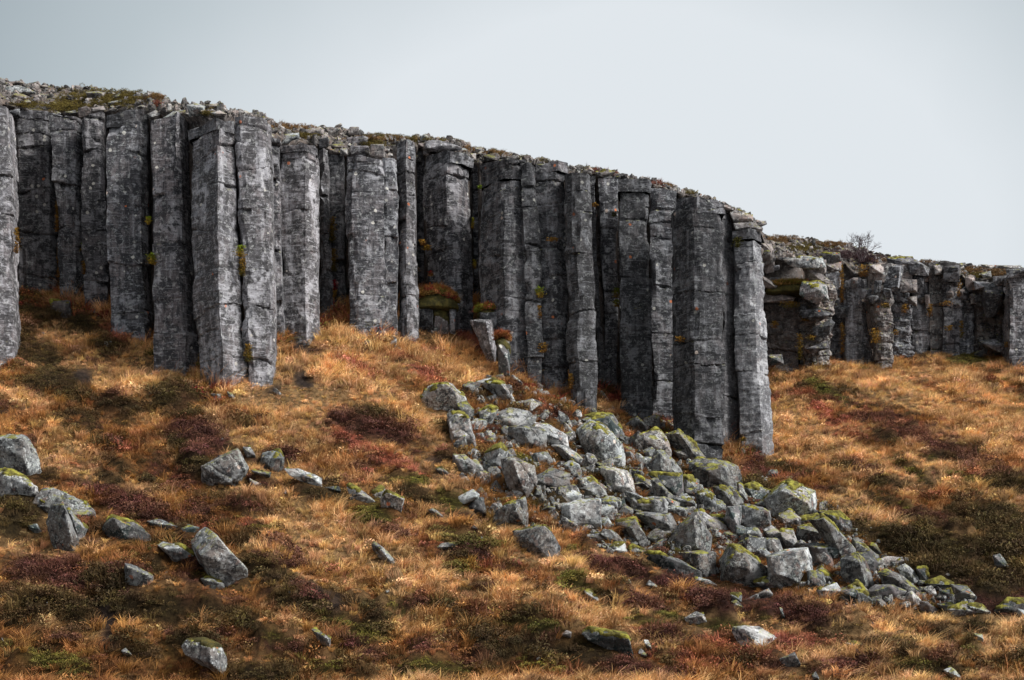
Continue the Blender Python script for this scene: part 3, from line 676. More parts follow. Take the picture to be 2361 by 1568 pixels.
def stone(pts, seed, mat, label, cat='boulder', group=None, n=24, moss=0, mossmat='moss', name='boulder', amp=1.):
    V, F, G = rock_geo(pts, seed, n, amp)
    loc = np.array([V[:, 0].mean(), V[:, 1].mean(), V[:, 2].min()])
    if moss > .12:
        r = bpy.data.objects.new(name, None); COL.objects.link(r); r.location = loc.tolist(); tag(r, label, cat, group)
        o = mk('rock_body', V, F, M[mat], r, loc=loc, sharp=28); add_moss(r, V, F, moss, seed, M[mossmat], loc)
        if len(r.children) == 1:
            o.parent = None; o.location = loc.tolist(); o.name = name; bpy.data.objects.remove(r); o.name = name; tag(o, label, cat, group); return o
        return r
    o = mk(name, V, F, M[mat], loc=loc, sharp=28); tag(o, label, cat, group)
    return o
CROPS = {'A': (1500,1350,2.24), 'B': (2100,1650,2.24), 'C': (900,1650,2.24), 'D': (1900,1850,2.24), 'E': (600,1950,2.361), 'F': (2840,1950,2.361), 'G': (0,1950,2.361), 'H': (0,1600,2.091),
 'J': (2740,1600,2.091), 'K': (1900,1150,2.091), 'L': (2740,800,2.091), 'M': (0,270,4.48), 'N': (1100,440,3.373), 'P': (900,400,2.091), 'Q': (1900,550,2.091), 'R': (0,900,2.091), 'S': (900,1000,2.091), 'T': (0,250,2.091), 'V': (0,0,.61484)}
def cv(c, x, y):
    x0, y0, s = CROPS[c]; return (x0+x/s)*.614844, (y0+y/s)*.614844
MAJOR = []
def B(c, sil, inner=(), label='', mat='bld', moss=0., seed=None, mm='moss', Yo=0., name='boulder', cat='boulder', group='fallen boulders on the slope', Yfix=None, thick=.75, amp=1., bury=.25, inn=.42):
    sp = np.array([cv(c, x, y) for x, y in sil]); ip = [(cv(c, p[0], p[1]), (p[2] if len(p) > 2 else 1.)) for p in inner]
    if c in 'ABKJ' and group == 'fallen boulders on the slope' and np.ptp(sp[:, 0]) > 25: sp = sp.mean(0)+(sp-sp.mean(0))*np.array([1.1, 1.08])
    w = np.ptp(sp[:, 0]); h = np.ptp(sp[:, 1]); cu, cvv = sp.mean(0)
    vb = sp[:, 1].max()
    if Yfix is None: Yd = hit(cu, min(vb-.12*h, 1562))-.08+Yo
    else: Yd = Yfix
    px = Yd/FQ; size = math.sqrt(w*h)*px
    pts = []
    for uu, vv in sp:
        up = (vb-vv)*px
        pts.append(P3(uu, vv, Yd+.25*up))
        # rear
        pts.append(P3(cu+(uu-cu)*.8, cvv+(vv-cvv)*.8, Yd+.25*up+thick*size))
    if not ip:
        rq = np.random.default_rng(len(MAJOR)+50)
        for uu, vv in sp[::2][:3]: pts.append(P3(cu+(uu-cu)*rq.uniform(.35, .85), cvv+(vv-cvv)*rq.uniform(.3, .8), Yd-rq.uniform(.22, .42)*size))
    for (uu, vv), d in ip:
        pts.append(P3(uu, vv, Yd-inn*size*d))
    if bury:
        for uu, vv in sp[sp[:, 1] > cvv+.1*h]: pts.append(P3(uu, vv, Yd+.1)-np.array([0, 0, bury*size]))
    sd = seed if seed else 1000+len(MAJOR)*3
    n = int(min(54, max(10, size/.034)))
    o = stone(pts, sd, mat, label, cat, group, n, moss, mm, name, amp)
    MAJOR.append((cu, cvv, w, h, label, Yd))
    return o
# ---- scree and scattered boulders, each outlined on its own in image pixels
B('A',[(240,225),(390,190),(440,210),(540,330),(500,420),(330,400),(205,330)],[(390,200),(470,300)],'dark boulder with a yellow moss ridge, highest of the grass slope boulders','bld',.5)
B('A',[(480,360),(560,345),(615,420),(610,490),(560,480),(500,440)],[],'small lichened rock tucked under the yellow-ridged boulder','bld',.1)
B('A',[(650,185),(770,150),(880,200),(930,290),(965,350),(900,310),(780,235)],[(860,215)],'long curved grey rock lying in grass just below the cliff foot','blds',.4)
B('A',[(405,465),(430,445),(570,465),(585,510),(640,740),(600,745),(450,650)],[(572,500),(602,640),(455,645)],'pale upright block with a smooth light face, alone at the left edge of the scree','blds',.15)
B('A',[(670,440),(760,385),(820,420),(740,540),(690,530)],[],'small rock capped with yellow-green grass beside the wide flat slab','bld',.9)
B('A',[(730,560),(820,440),(930,405),(1070,430),(1130,480),(1110,560),(1000,580),(880,580),(780,590)],[(900,510,.6)],'wide grey slab jutting over a dark hollow at the top of the scree','blds',.1)
B('A',[(885,620),(900,570),(1030,555),(1180,570),(1215,600),(1210,700),(1080,700),(900,650)],[(1020,570),(1090,690)],'block with many orange lichen spots under the wide grey slab','blds',.1,Yo=-.5)
B('A',[(1110,570),(1140,530),(1240,545),(1380,630),(1400,690),(1340,715),(1220,650)],[],'smooth grey slab leaning right of the orange-spotted block','blds',.1)
B('A',[(1280,720),(1400,720),(1530,830),(1520,880),(1430,820)],[],'thin slab roofing a black cavity in the upper scree','blds',0.)
B('A',[(1130,790),(1240,770),(1270,840),(1200,880),(1110,860)],[],'greenish stone sitting inside the black cavity','bldd',.3,Yo=.3)
B('A',[(1380,880),(1440,835),(1500,880),(1525,950),(1440,960)],[],'small pointed pale stone below the black cavity','blds',.2)
B('A',[(1500,590),(1600,510),(1700,560),(1860,700),(1870,800),(1790,850),(1600,760),(1520,660)],[(1690,600),(1640,690)],'very large lichen-mottled block with mossy upper face in the upper scree','bld',.35)
B('A',[(1500,500),(1650,455),(1780,465),(1870,620),(1850,660),(1700,560)],[],'humped boulder behind the very large mottled block','bldd',.6,Yo=.7)
B('A',[(700,800),(840,720),(940,820),(900,900),(760,930),(670,900)],[(845,740),(800,860)],'ridge-topped boulder at the left end of the main scree','bld',.3)
B('A',[(860,840),(960,820),(1120,890),(1130,960),(1060,1080),(920,1000),(870,930)],[(950,850),(1000,1000)],'big mottled boulder right of the ridge-topped boulder','bld',.2,Yo=-.3)
B('A',[(1130,990),(1260,910),(1410,960),(1410,1045),(1200,1080),(1130,1040)],[(1180,1020)],'light boulder with a clean pale top in the middle of the scree','blds',.1)
B('A',[(450,790),(540,800),(630,880),(610,940),(520,960),(455,880)],[],'dark cracked rock poking from heather left of the scree','bldd',.2)
B('A',[(490,1150),(610,1090),(665,1130),(650,1170),(540,1205),(500,1190)],[(640,1150)],'slim pale stone resting on a dark mossy hummock','blds',.0,Yo=-.2,bury=0)
B('A',[(620,1150),(700,1160),(720,1280),(620,1300),(560,1240)],[],'shadowed stone beneath the slim pale stone','bldd',.1)
B('A',[(800,1330),(830,1260),(1040,1160),(1065,1280),(1060,1350),(900,1370)],[(960,1200),(1000,1330)],'tilted layered block under a heather overhang, lower left of the scree','bld',.15)
B('A',[(1500,1080),(1600,1000),(1690,1060),(1730,1130),(1600,1150)],[],'small pinkish-spotted rock under the dark moss hump','blds',.2)
B('A',[(1360,1130),(1400,1060),(1520,1130),(1480,1190),(1380,1190)],[],'grey wedge right of the central pale boulder','blds',.1)
B('A',[(1330,425),(1380,450),(1440,530),(1340,510)],[],'small sharp stone standing in grass at the column foot','bldd',0)
B('A',[(2050,490),(2130,470),(2175,475),(2185,570),(2070,560)],[(2165,490)],'squarish stone with moss cap right below the cliff foot','bld',.7)
B('A',[(960,1440),(1210,1400),(1260,1450),(1325,1568),(1310,1640),(1130,1620),(1090,1560),(980,1520)],[(1200,1420),(1120,1540)],'pale tilted slab alone in straw grass below the scree','blds',.15,thick=.4)
B('A',[(1060,1440),(1120,1370),(1180,1400),(1150,1470)],[],'half-buried dark stone behind the lone pale slab','bldd',.4,Yo=.6)
B('D',[(395,120),(440,85),(780,45),(800,180),(795,260),(640,295),(540,260),(410,200)],[(530,100),(775,60),(545,250),(790,250,.8)],'large layered block with horizontal cracks and straight right edge','blds',.05,thick=.6)
B('K',[(1040,1020),(1170,965),(1250,1020),(1280,1130),(1150,1150),(1030,1110)],[],'moss-streaked boulder below the long column foot','bld',.6)
B('K',[(1250,1010),(1350,975),(1430,1030),(1540,1170),(1540,1200),(1440,1200),(1300,1070)],[(1360,1000),(1450,1130)],'boulder with bright green top leaning against the huge column','bld',.7)
B('K',[(1390,990),(1500,990),(1515,1030),(1440,1045)],[],'small brown stone against the foot of the huge column','bldd',0.,Yo=.3)
B('B',[(730,240),(820,100),(870,100),(1000,230),(1015,285),(880,270)],[(840,115),(850,250),(960,260,.6)],'tent-shaped pale boulder with small mossy spots','blds',.25)
B('B',[(960,90),(1060,85),(1085,140),(1010,165)],[],'small white stone between two mossy boulders','blds',.1)
B('B',[(1100,190),(1200,170),(1400,190),(1480,230),(1510,370),(1500,440),(1380,400),(1250,390),(1110,260)],[(1370,225),(1250,270),(1440,400)],'biggest boulder of the scree, pinkish-lichened, below the bright block column','bld',.15)
B('B',[(1500,370),(1530,390),(1590,530),(1520,520),(1490,440)],[],'steep mossy flank stone right of the biggest boulder','bld',.4)
B('B',[(750,290),(1020,290),(1020,440),(930,425),(840,330)],[(1000,310),(940,420)],'block under a long yellow-green moss cap','bldd',.8)
B('B',[(1040,310),(1110,305),(1150,400),(1080,460),(1040,440)],[],'narrow dark block right of the long moss cap','bld',.6)
B('B',[(770,340),(820,330),(960,480),(940,520),(800,460)],[(870,410)],'slanting rock in front of the moss-capped block','blds',.1)
B('B',[(620,290),(760,340),(780,400),(630,390)],[],'low spotted rock left of the moss-capped block','bld',.3)
B('B',[(340,240),(400,230),(560,260),(600,340),(620,425),(540,430),(430,390),(380,310)],[(470,270),(460,380),(590,400,.6)],'smooth rounded grey block with light right face, in the middle of the scree','blds',.1)
B('B',[(1140,440),(1230,415),(1300,470),(1310,570),(1200,590),(1150,500)],[],'heavily lichened round rock with a yellow rim','bld',.35)
B('B',[(1300,400),(1430,400),(1530,500),(1530,570),(1380,560),(1310,480)],[(1380,430),(1450,540)],'purple-grey boulder with a moss tuft, below the biggest boulder','bld',.4)
B('B',[(1400,560),(1520,555),(1510,720),(1470,790),(1390,660)],[],'black shaded block wedged beside the two-tufted block','bldd',.0)
B('B',[(1500,700),(1530,545),(1690,560),(1755,600),(1760,760),(1640,740)],[(1540,560),(1740,610),(1520,695)],'light square block with two moss tufts on its face','blds',.2,thick=.5)
B('B',[(1480,720),(1650,740),(1690,790),(1600,830),(1480,790)],[],'dark rock underneath the two-tufted block','bldd',.0,Yo=.2)
B('B',[(1730,500),(1860,370),(1930,350),(2120,435),(2135,600),(2080,655),(1800,570)],[(1870,430),(2080,530),(1945,365,.2)],'big tilted column block with vivid moss on top, at the right edge of the scree','bld',.55,thick=.9)
B('B',[(1540,400),(1620,370),(1770,430),(1740,500),(1620,525)],[],'dark mossy boulder left of the big tilted column block','bldd',.6)
B('B',[(1640,540),(1700,510),(1760,560),(1700,590)],[],'small mossy stone below the big tilted column block','blds',.6)
B('B',[(870,920),(990,740),(1100,640),(1160,600),(1245,790),(1245,930),(1200,930),(1000,950)],[(1125,660),(1140,880)],'pyramid-shaped boulder with a sharp central edge','bld',.12)
B('B',[(1010,950),(1230,935),(1290,960),(1300,1150),(1180,1100),(1060,1040)],[(1160,955),(1170,1090)],'squat block supporting the pyramid-shaped boulder','bld',.1)
B('B',[(1360,1020),(1420,900),(1500,900),(1720,1080),(1710,1140),(1600,1170),(1530,1220),(1370,1110)],[(1480,930),(1580,1080),(1400,1060)],'rounded boulder densely covered in pale green lichen rosettes','bld',.15)
B('B',[(1745,980),(1900,930),(2060,925),(2130,1150),(2000,1220),(1780,1130)],[(1770,985),(2040,940),(1990,1190),(1800,1110)],'flat-faced leaning slab with a diagonal crack, right of the rosette boulder','blds',.1,thick=.4)
B('B',[(470,700),(630,660),(750,880),(720,900),(650,780),(560,760)],[(640,690),(600,750)],'gabled dark block with a mossy roof','bld',.5)
B('B',[(640,620),(730,610),(920,620),(960,700),(920,740),(780,700)],[],'pale low boulder left of the pyramid top','blds',.1)
B('B',[(610,585),(660,590),(760,620),(700,630)],[],'thin dark spike of rock above the pale low boulder','bldd',0)
B('B',[(1130,620),(1200,600),(1380,720),(1380,760),(1250,750)],[(1200,680)],'long pale slab right behind the pyramid-shaped boulder','blds',.2)
B('B',[(1260,640),(1340,640),(1460,650),(1450,720),(1340,700)],[],'stone with a brown mossy top above the shaded hollow','bld',.3)
B('B',[(350,660),(400,645),(450,730),(380,725)],[],'small lichened stone right of the large layered block','blds',.1)
B('B',[(460,870),(540,865),(560,930),(500,945),(390,940)],[(480,925)],'low clean block with moss above it, at the lower rim of the scree','blds',.3)
B('B',[(210,800),(330,785),(370,830),(300,860)],[],'pale tongue of rock under brown moss','blds',.3)
B('B',[(720,960),(850,950),(1000,1010),(1160,1100),(1060,1120),(850,1060)],[(860,970,.6)],'long low ledge rock with olive moss at its right end','bldd',.5)
B('B',[(570,930),(600,890),(720,930),(700,970),(600,980)],[],'yellow-mossed knob at the lower rim of the scree','bld',.8)
B('B',[(560,820),(640,790),(690,830),(680,890),(590,880)],[],'stone with a small round moss cushion','bld',.5)
B('B',[(1130,1170),(1180,1155),(1260,1180),(1310,1220),(1210,1225),(1150,1200)],[],'smooth greenish stone in orange grass below the squat block','blds',.2)
B('B',[(600,520),(720,490),(820,540),(760,570),(620,570)],[],'flat spotted stone with a mossy right end, left of centre','blds',.35)
B('B',[(340,500),(400,470),(485,520),(480,580),(350,550)],[],'mottled block directly right of the large layered block','bld',.1)
B('B',[(500,600),(530,440),(565,605)],[],'dark post-like splinter standing next to a grass cushion','bldd',.0)
B('B',[(540,430),(640,450),(700,490),(600,510)],[],'lilac-grey slab below the smooth rounded block','blds',.0)
B('B',[(880,570),(960,545),(1070,580),(1050,620),(920,615)],[],'low brown-grey slab above the pyramid top','bld',.1)
B('B',[(160,330),(260,310),(380,400),(340,450),(200,440)],[],'jumbled rock with a tan patch above the grassy cap','bld',.2)
B('B',[(20,400),(120,380),(190,470),(90,500)],[],'rough grey rock behind the large layered block','bld',.1)
B('B',[(940,470),(1060,450),(1140,540),(1020,560)],[],'lichen-crusted rubble rock in the very centre of the scree','bld',.2)
B('B',[(1720,760),(1780,725),(1860,780),(1920,900),(1870,890),(1760,830)],[],'curved pale boulder below the light square block','blds',.1)
B('B',[(1850,770),(1960,760),(1990,880),(1930,920),(1880,830)],[],'broken block with a bright edge beside the curved pale boulder','blds',.2)
B('J',[(380,700),(460,655),(560,720),(540,790),(420,790)],[],'mossy cobble under the big tilted column block','bld',.5)
B('J',[(520,890),(540,790),(640,780),(860,850),(850,900),(620,905)],[(560,800),(830,860)],'broad dark-mossed slab under a yellow cushion','bld',.35)
B('J',[(630,740),(720,700),(820,790),(970,950),(900,1010),(780,860)],[(740,730)],'big black-speckled boulder in the right scree','bld',.2)
B('J',[(690,670),(850,680),(940,740),(950,860),(880,850),(770,740)],[(800,700,.5)],'flat slab thickly padded with yellow-green moss','bld',1.)
B('J',[(500,750),(560,720),(700,690),(720,710),(640,770)],[],'yellow-green moss-covered lip of rock','bld',1.1)
B('J',[(560,920),(660,920),(850,940),(860,1030),(760,1080),(690,1040)],[(680,950),(850,960,.6)],'block with a thin bright top edge and dark front','bldd',.1)
B('J',[(870,1040),(990,985),(1050,1060),(1115,1220),(1080,1260),(930,1180),(880,1150)],[(1010,1070),(1060,1240)],'tall roof-shaped boulder in the right scree','bld',.15)
B('J',[(1010,1000),(1090,990),(1150,1060),(1120,1200),(1060,1090)],[],'leaning plate behind the tall roof-shaped boulder','bldd',.2,Yo=.4)
B('J',[(960,880),(1000,870),(1150,1010),(1150,1060),(980,980)],[],'long speckled rock on the upper right rim of the scree','bld',.3)
B('J',[(1090,930),(1140,915),(1185,1000),(1150,1015)],[],'small cube on the grass edge of the right scree','bld',.2)
B('J',[(1150,1050),(1230,1020),(1385,1030),(1385,1075),(1200,1095)],[(1370,1050,.6)],'flat table-like slab with mossy top','blds',.7)
B('J',[(1310,1110),(1370,1080),(1430,1130),(1485,1225),(1450,1240),(1390,1200)],[(1400,1150,.3)],'clean bright slab tilted down to the right','blds',.0,thick=.3)
B('J',[(1160,1150),(1230,1120),(1330,1160),(1490,1300),(1470,1330),(1250,1240)],[(1290,1190)],'long black-dotted boulder beneath the clean bright slab','bld',.1,Yo=-.2)
B('J',[(1070,1290),(1140,1240),(1270,1240),(1360,1290),(1300,1340),(1120,1350)],[],'dark low boulder with a greenish left end','bldd',.1)
B('J',[(1380,1310),(1420,1290),(1490,1360),(1450,1410),(1370,1370)],[(1420,1310)],'pale dotted cube near the tip of the scree','blds',.2)
B('J',[(1480,1370),(1540,1370),(1620,1440),(1580,1470),(1500,1440)],[(1540,1385)],'pinkish wedge stone near the tip of the scree','pink',.1)
B('J',[(1450,1110),(1530,1110),(1550,1200),(1490,1190)],[],'moss-draped block right of the clean bright slab','bldd',.9)
B('J',[(1530,1230),(1640,1190),(1730,1240),(1640,1270)],[],'low stone buried in bright yellow moss','bld',1.2)
B('J',[(1640,1290),(1750,1270),(1780,1330),(1700,1355)],[],'small arching stone under a green moss rim','bldd',.7)
B('J',[(1730,1240),(1850,1260),(1925,1330),(1890,1370),(1780,1330)],[],'black rounded rock on the right rim of the scree','bldd',.3)
B('J',[(1560,1290),(1600,1270),(1620,1320),(1580,1340)],[],'little grey cobble amid yellow moss','blds',.0)
B('J',[(1700,1430),(1850,1385),(1940,1450),(1760,1475)],[],'thin flaky slabs at the very tip of the scree','blds',.5)
B('J',[(1620,1390),(1740,1370),(1780,1410),(1700,1440)],[],'blue-grey rubble stone by the flaky slabs','bld',.1)
B('J',[(1860,1400),(1960,1400),(2030,1450),(1950,1450)],[],'last mossy stone trailing off the scree tip','bld',.8)
B('J',[(680,1280),(820,1230),(870,1290),(720,1335)],[],'jutting slab with moss at its right corner','blds',.4)
B('J',[(670,1130),(720,1100),(810,1220),(760,1230),(700,1190)],[],'narrow mossy-headed stone right of the flat-faced slab','bld',.4)
B('J',[(840,1290),(990,1220),(1040,1300),(1100,1360),(920,1330)],[],'hollow-backed rock draped in olive moss','bldd',.9)
B('J',[(2210,1420),(2300,1425),(2320,1480),(2240,1470)],[],'grey stone at the right edge beside a dark knoll','blds',.2)
B('J',[(2080,1440),(2180,1360),(2310,1370),(2320,1430),(2200,1450)],[],'dark knoll rock topped with green moss at the right edge','bldd',.9)
B('J',[(100,1365),(290,1270),(325,1320),(180,1360)],[(280,1290,.4)],'wedge slab sticking out of brown heath below the scree','blds',.1)
B('J',[(180,1220),(290,1180),(390,1240),(300,1265)],[],'small rock wholly padded with vivid moss','bld',1.1)
B('J',[(2060,1010),(2110,1000),(2185,1100),(2080,1090)],[],'half-buried rock in the darkest heath at the right','bldd',.1)
B('D',[(1480,1050),(1590,990),(1660,1010),(1700,1105),(1560,1085)],[(1640,1030)],'half-buried grey rock in grass between scree and foreground','blds',.2)
B('D',[(1885,1150),(1900,1120),(1990,1105),(2120,1130),(2240,1190),(2310,1250),(2280,1295),(2050,1290),(1950,1220)],[(2000,1140,.6),(2100,1270,.5)],'large smooth pale boulder in the right foreground','blds',.12)
B('D',[(630,1180),(700,1135),(1000,1190),(1030,1240),(1060,1330),(960,1290),(820,1240),(680,1235)],[(1020,1220,.7)],'flat ledge rock with a green moss cap in the lower foreground','bldd',.75)
B('D',[(1095,1340),(1130,1305),(1190,1370),(1130,1375)],[],'tiny triangular pale stone right of the flat ledge rock','blds',.0)
B('D',[(650,820),(700,820),(800,905),(700,880)],[],'narrow mossy sliver of rock poking from heather','blds',.4)
B('D',[(985,745),(1030,715),(1050,760)],[],'little stone on the heather bank','blds',.0)
B('D',[(1165,770),(1200,725),(1275,785),(1210,795)],[],'rough stone at the end of the dark heather bank','bld',.0)
B('D',[(455,1190),(500,1145),(548,1165),(540,1215)],[],'grey stone end showing under a green moss mound','blds',.1)
B('D',[(1150,1230),(1190,1235),(1225,1330),(1180,1290)],[],'thin upright flake in the lower foreground','blds',.0)
B('D',[(1870,850),(1980,845),(1970,910),(1900,900)],[],'block with a square end above the foreground heath','blds',.2)
B('D',[(1880,905),(1930,890),(2000,970),(1900,965)],[],'stone dipping into heath below the square-ended block','bld',.2)
B('C',[(190,110),(330,75),(375,145),(370,215),(290,270),(150,230)],[(350,150),(190,155),(290,265,.7)],'block with flat pale top and dark front, left of centre','blds',.15,mm='moss')
B('C',[(370,240),(500,240),(690,320),(685,370),(560,320),(420,300)],[(600,320,.4)],'long pale flat slab sloping right, left of centre','blds',.2,thick=.3)
B('C',[(900,400),(920,375),(1040,430),(1130,510),(1040,500),(930,460)],[(1000,450,.4)],'pale slab with yellow moss along its top','blds',.5,thick=.3)
B('C',[(1100,440),(1180,390),(1225,410),(1180,490),(1110,475)],[],'mossy stone left of the spotted square block','bld',.8)
B('C',[(1180,490),(1240,430),(1385,490),(1350,580),(1190,530)],[(1240,445),(1370,500)],'spotted square block at the right end of the rock row','bld',.2)
B('C',[(1110,880),(1130,850),(1200,900),(1320,1030),(1280,1040),(1190,960),(1120,930)],[],'diagonal rock with a grassy green back in the middle grass','bld',.2)
B('C',[(1580,590),(1620,570),(1710,640),(1680,655)],[],'thin light arc of stone over a red hummock','blds',.1)
B('C',[(1640,905),(1700,865),(1810,855),(1850,890),(1740,915)],[],'flat broken stones level with the grass','blds',.2,cat='rock')
B('C',[(1640,240),(1700,225),(1765,290),(1690,290)],[],'pale stone with yellow spot above the slim pale stone','blds',.2)
B('C',[(75,320),(180,370),(110,395)],[],'small white wedge at the foot of the tilted square boulder','blds',.0)
B('C',[(90,250),(260,270),(250,300),(110,275)],[],'brown low ledge between two blocks, left of centre','bldd',.2)
B('C',[(20,60),(90,60),(130,130),(60,140)],[],'dark mossy stone behind the flat-topped block','bldd',.6)
B('C',[(1830,325),(1900,305),(1930,345),(1850,350)],[],'low pink-grey stone left of the scree','pink',.0)
B('C',[(700,395),(830,385),(850,430),(740,420)],[],'dark broken stones between the two pale slabs','bldd',.1,cat='rock')
B('C',[(1940,730),(1970,715),(2000,745),(1950,760)],[],'tiny white stone in grass left of the lone pale slab','blds',.0)
B('H',[(-60,90),(150,60),(210,80),(290,180),(320,380),(290,415),(170,340),(-60,320)],[(185,90),(180,240),(-60,110)],'large boulder with salmon lichen, cut off by the left edge','bld',.1)
B('H',[(-60,330),(40,330),(180,390),(290,470),(300,520),(100,510),(-60,470)],[],'black and white mottled boulder below the salmon-spotted one','bld',.5)
B('H',[(260,600),(340,490),(430,485),(560,560),(690,600),(745,660),(740,700),(600,700),(420,650)],[(600,690,.7),(740,690,.5)],'broad pale flat-topped boulder with black pits, lower left','bld',.25)
B('H',[(360,740),(400,620),(490,580),(520,640),(610,880),(560,930),(480,940),(420,880)],[(500,620),(560,900,.7)],'tall upright rock with a mossy right flank, lower left','bld',.1,Yo=-.3)
B('H',[(515,640),(560,660),(680,800),(640,900),(600,880)],[],'mossy flank stone leaning on the tall upright rock','bldd',.8,Yo=0)
B('H',[(800,800),(880,700),(1080,770),(1180,850),(990,880),(920,885)],[(890,720),(980,860,.6)],'triangular rock with one round orange lichen spot','bldd',.3)
B('H',[(1490,900),(1610,790),(1700,860),(1930,1110),(1940,1190),(1850,1230),(1740,1200),(1500,950)],[(1725,895,1.5),(1570,1010,1.4),(1930,1110,.9)],'big leaning column block with a pale end face, lower left','bld',.1,thick=.6)
B('H',[(1400,790),(1480,765),(1570,790),(1500,880),(1410,840)],[],'dark round stone behind the big leaning column block','bldd',.1,Yo=.3)
B('H',[(1150,740),(1260,725),(1420,795),(1340,805),(1180,775)],[],'low grey hump in red heather, left of the leaning block','bld',.2)
B('H',[(1230,930),(1280,900),(1420,940),(1550,1030),(1420,1050)],[],'flat plates with bright green moss against the leaning block','blds',.9)
B('H',[(980,1070),(1060,1090),(1200,1160),(1190,1260),(1080,1250),(980,1190)],[(1000,1100,.7),(1190,1180,.7)],'small square rock under a brown moss roof, lower left','bld',.1)
B('H',[(1580,310),(1720,235),(1860,170),(1950,330),(1860,470),(1790,440),(1590,430)],[(1590,320),(1855,185),(1920,340,.9),(1795,435)],'tilted square boulder with black shaded underside','bld',.1,thick=.7,bury=.1)
B('H',[(200,770),(290,755),(330,825),(280,835)],[],'small blue-grey stone with a yellow top, far lower left','bldd',.4)
B('H',[(1950,400),(2040,450),(1980,468)],[],'little pale chip right of the tilted square boulder','blds',.0,cat='stone')
B('H',[(1570,1190),(1650,1180),(1760,1230),(1660,1275)],[],'pale foot stone under the big leaning column block','blds',.2)
B('G',[(1610,1120),(1660,1065),(1800,1065),(1960,1130),(2005,1220),(1985,1300),(1870,1275),(1640,1190)],[(1850,1130),(1870,1270)],'round-backed boulder with green moss back, bottom left foreground','bld',.7,mm='mossd')
B('G',[(1070,1160),(1110,1130),(1165,1190),(1120,1200)],[],'tiny grey rock tip at the bottom left','blds',.0)
B('E',[(1340,965),(1400,965),(1510,1050),(1500,1105),(1440,1080)],[],'small stone hidden by two lime-green moss cushions','blds',1.2)
B('F',[(190,1230),(330,1170),(385,1280),(260,1295)],[(330,1190)],'square grey rock under a heather roof at the bottom right','blds',.1)
B('F',[(1640,1330),(1720,1300),(1810,1395),(1740,1380)],[],'grey rock under a yellow-edged moss mound, bottom right','blds',.2)
B('F',[(480,1370),(520,1340),(550,1410),(490,1410)],[],'tiny grey rock at the bottom edge, right of centre','blds',.0)
B('F',[(1900,1000),(1990,1010),(2005,1060),(1950,1055)],[],'small speckled rock in pale grass at the right','bld',.1)
B('F',[(195,770),(220,780),(250,875),(215,865)],[],'thin dark flake standing in heath','bldd',.0,cat='rock')
B('F',[(730,1080),(830,1095),(940,1100),(930,1120),(820,1115)],[],'flat mossy pebble row in the right foreground grass','blds',.6,cat='rock')
B('R',[(390,470),(550,480),(565,590),(480,630),(400,550)],[(540,500)],'mossy-topped pinkish block on the slope at the foot of the left cliff','pink',.7,Yo=.2)
B('R',[(120,270),(210,280),(215,420),(110,410)],[],'pinkish block half hidden in the recess behind the leftmost column','pink',.1,Yo=.4)
B('R',[(720,550),(770,560),(790,610),(740,600)],[],'small pink stone at the foot of the left columns','pink',.1)
B('R',[(320,730),(345,720),(395,765),(330,760)],[],'white flat stone lying in the left grass','pink',.0,cat='stone')
B('R',[(1040,780),(1060,790),(1075,840),(1050,830)],[],'narrow light stone in grass below the capstone column','blds',.0,cat='stone')
B('R',[(1230,820),(1290,850),(1270,880),(1235,860)],[],'small rubble at the foot of the slanting-top column','bld',.0,cat='stone')
B('S',[(1800,420),(1990,405),(2010,640),(1950,600),(1830,480)],[(1930,440),(1960,600)],'broken column pedestal with a flat pale top','col2',.1,Yfix=66.3,bury=.8,name='broken_column',cat='column stump',group='broken column stumps at the cliff foot')
B('S',[(1870,360),(2110,350),(2120,530),(2010,500),(1880,420)],[(1890,365),(2080,360),(2090,510)],'broken column stump topped with green plants','col',.3,Yfix=66.9,bury=.8,name='broken_column',cat='column stump',group='broken column stumps at the cliff foot')
B('S',[(2010,590),(2110,570),(2115,780),(2030,760)],[],'stump fully clothed in dark green moss','bldd',1.4,mm='mossd',Yfix=65.0,bury=.5,name='broken_column',cat='column stump',group='broken column stumps at the cliff foot')
B('S',[(1380,320),(1520,320),(1515,450),(1380,430)],[(1390,325),(1510,325),(1510,445)],'grey ledge block supporting a grassy mound','col',.0,Yfix=68.2,bury=.6,name='broken_column',cat='column stump',group='broken column stumps at the cliff foot')
B('S',[(1520,330),(1640,340),(1640,460),(1520,450)],[],'moss-covered dark ledge block under the grassy mound','bldd',1.4,mm='mossd',Yfix=68.2,bury=.6,name='broken_column',cat='column stump',group='broken column stumps at the cliff foot')
B('S',[(1640,325),(1700,315),(1690,480),(1645,460)],[],'narrow pale ledge block right of the grassy mound','col2',.1,Yfix=68.0,bury=.6,name='broken_column',cat='column stump',group='broken column stumps at the cliff foot')
# ---- far cliff: separate blocks in front of the pillars
def FB(sil, inner, label, mat='rim', moss=0., dY=-1., mm='moss', **k):
    return B('L', sil, inner, label, mat, moss, Yfix=farY(np.mean([cv('L', *q)[0] for q in sil]))+dY*.75, mm=mm, cat='rock block', name='rock_block', group='broken blocks of the far cliff', bury=0, thick=k.pop('thick', .8), **k)
FB([(235,230),(320,240),(345,330),(340,460),(280,470),(240,400)],[(320,300)],'rounded pale block touching the right edge of the headland','pink',.1,-.2)
FB([(250,490),(380,560),(360,600),(260,580)],[],'wedge of rock under the grassy ledge next to the headland','pink',.1,-.8)
FB([(245,585),(400,575),(560,590),(545,640),(260,640)],[(500,600)],'dark shelf directly under the grassy ledge of the far cliff','rim',.3,-.1)
FB([(250,630),(400,620),(510,660),(480,700),(260,700)],[(480,670)],'layered shelf over the pinkish pillar','pink',.3,-.2)
FB([(410,360),(560,340),(720,345),(740,420),(640,440),(480,420)],[(660,360),(640,430)],'long light-topped slab near the top of the far cliff','blds',.25,-1)
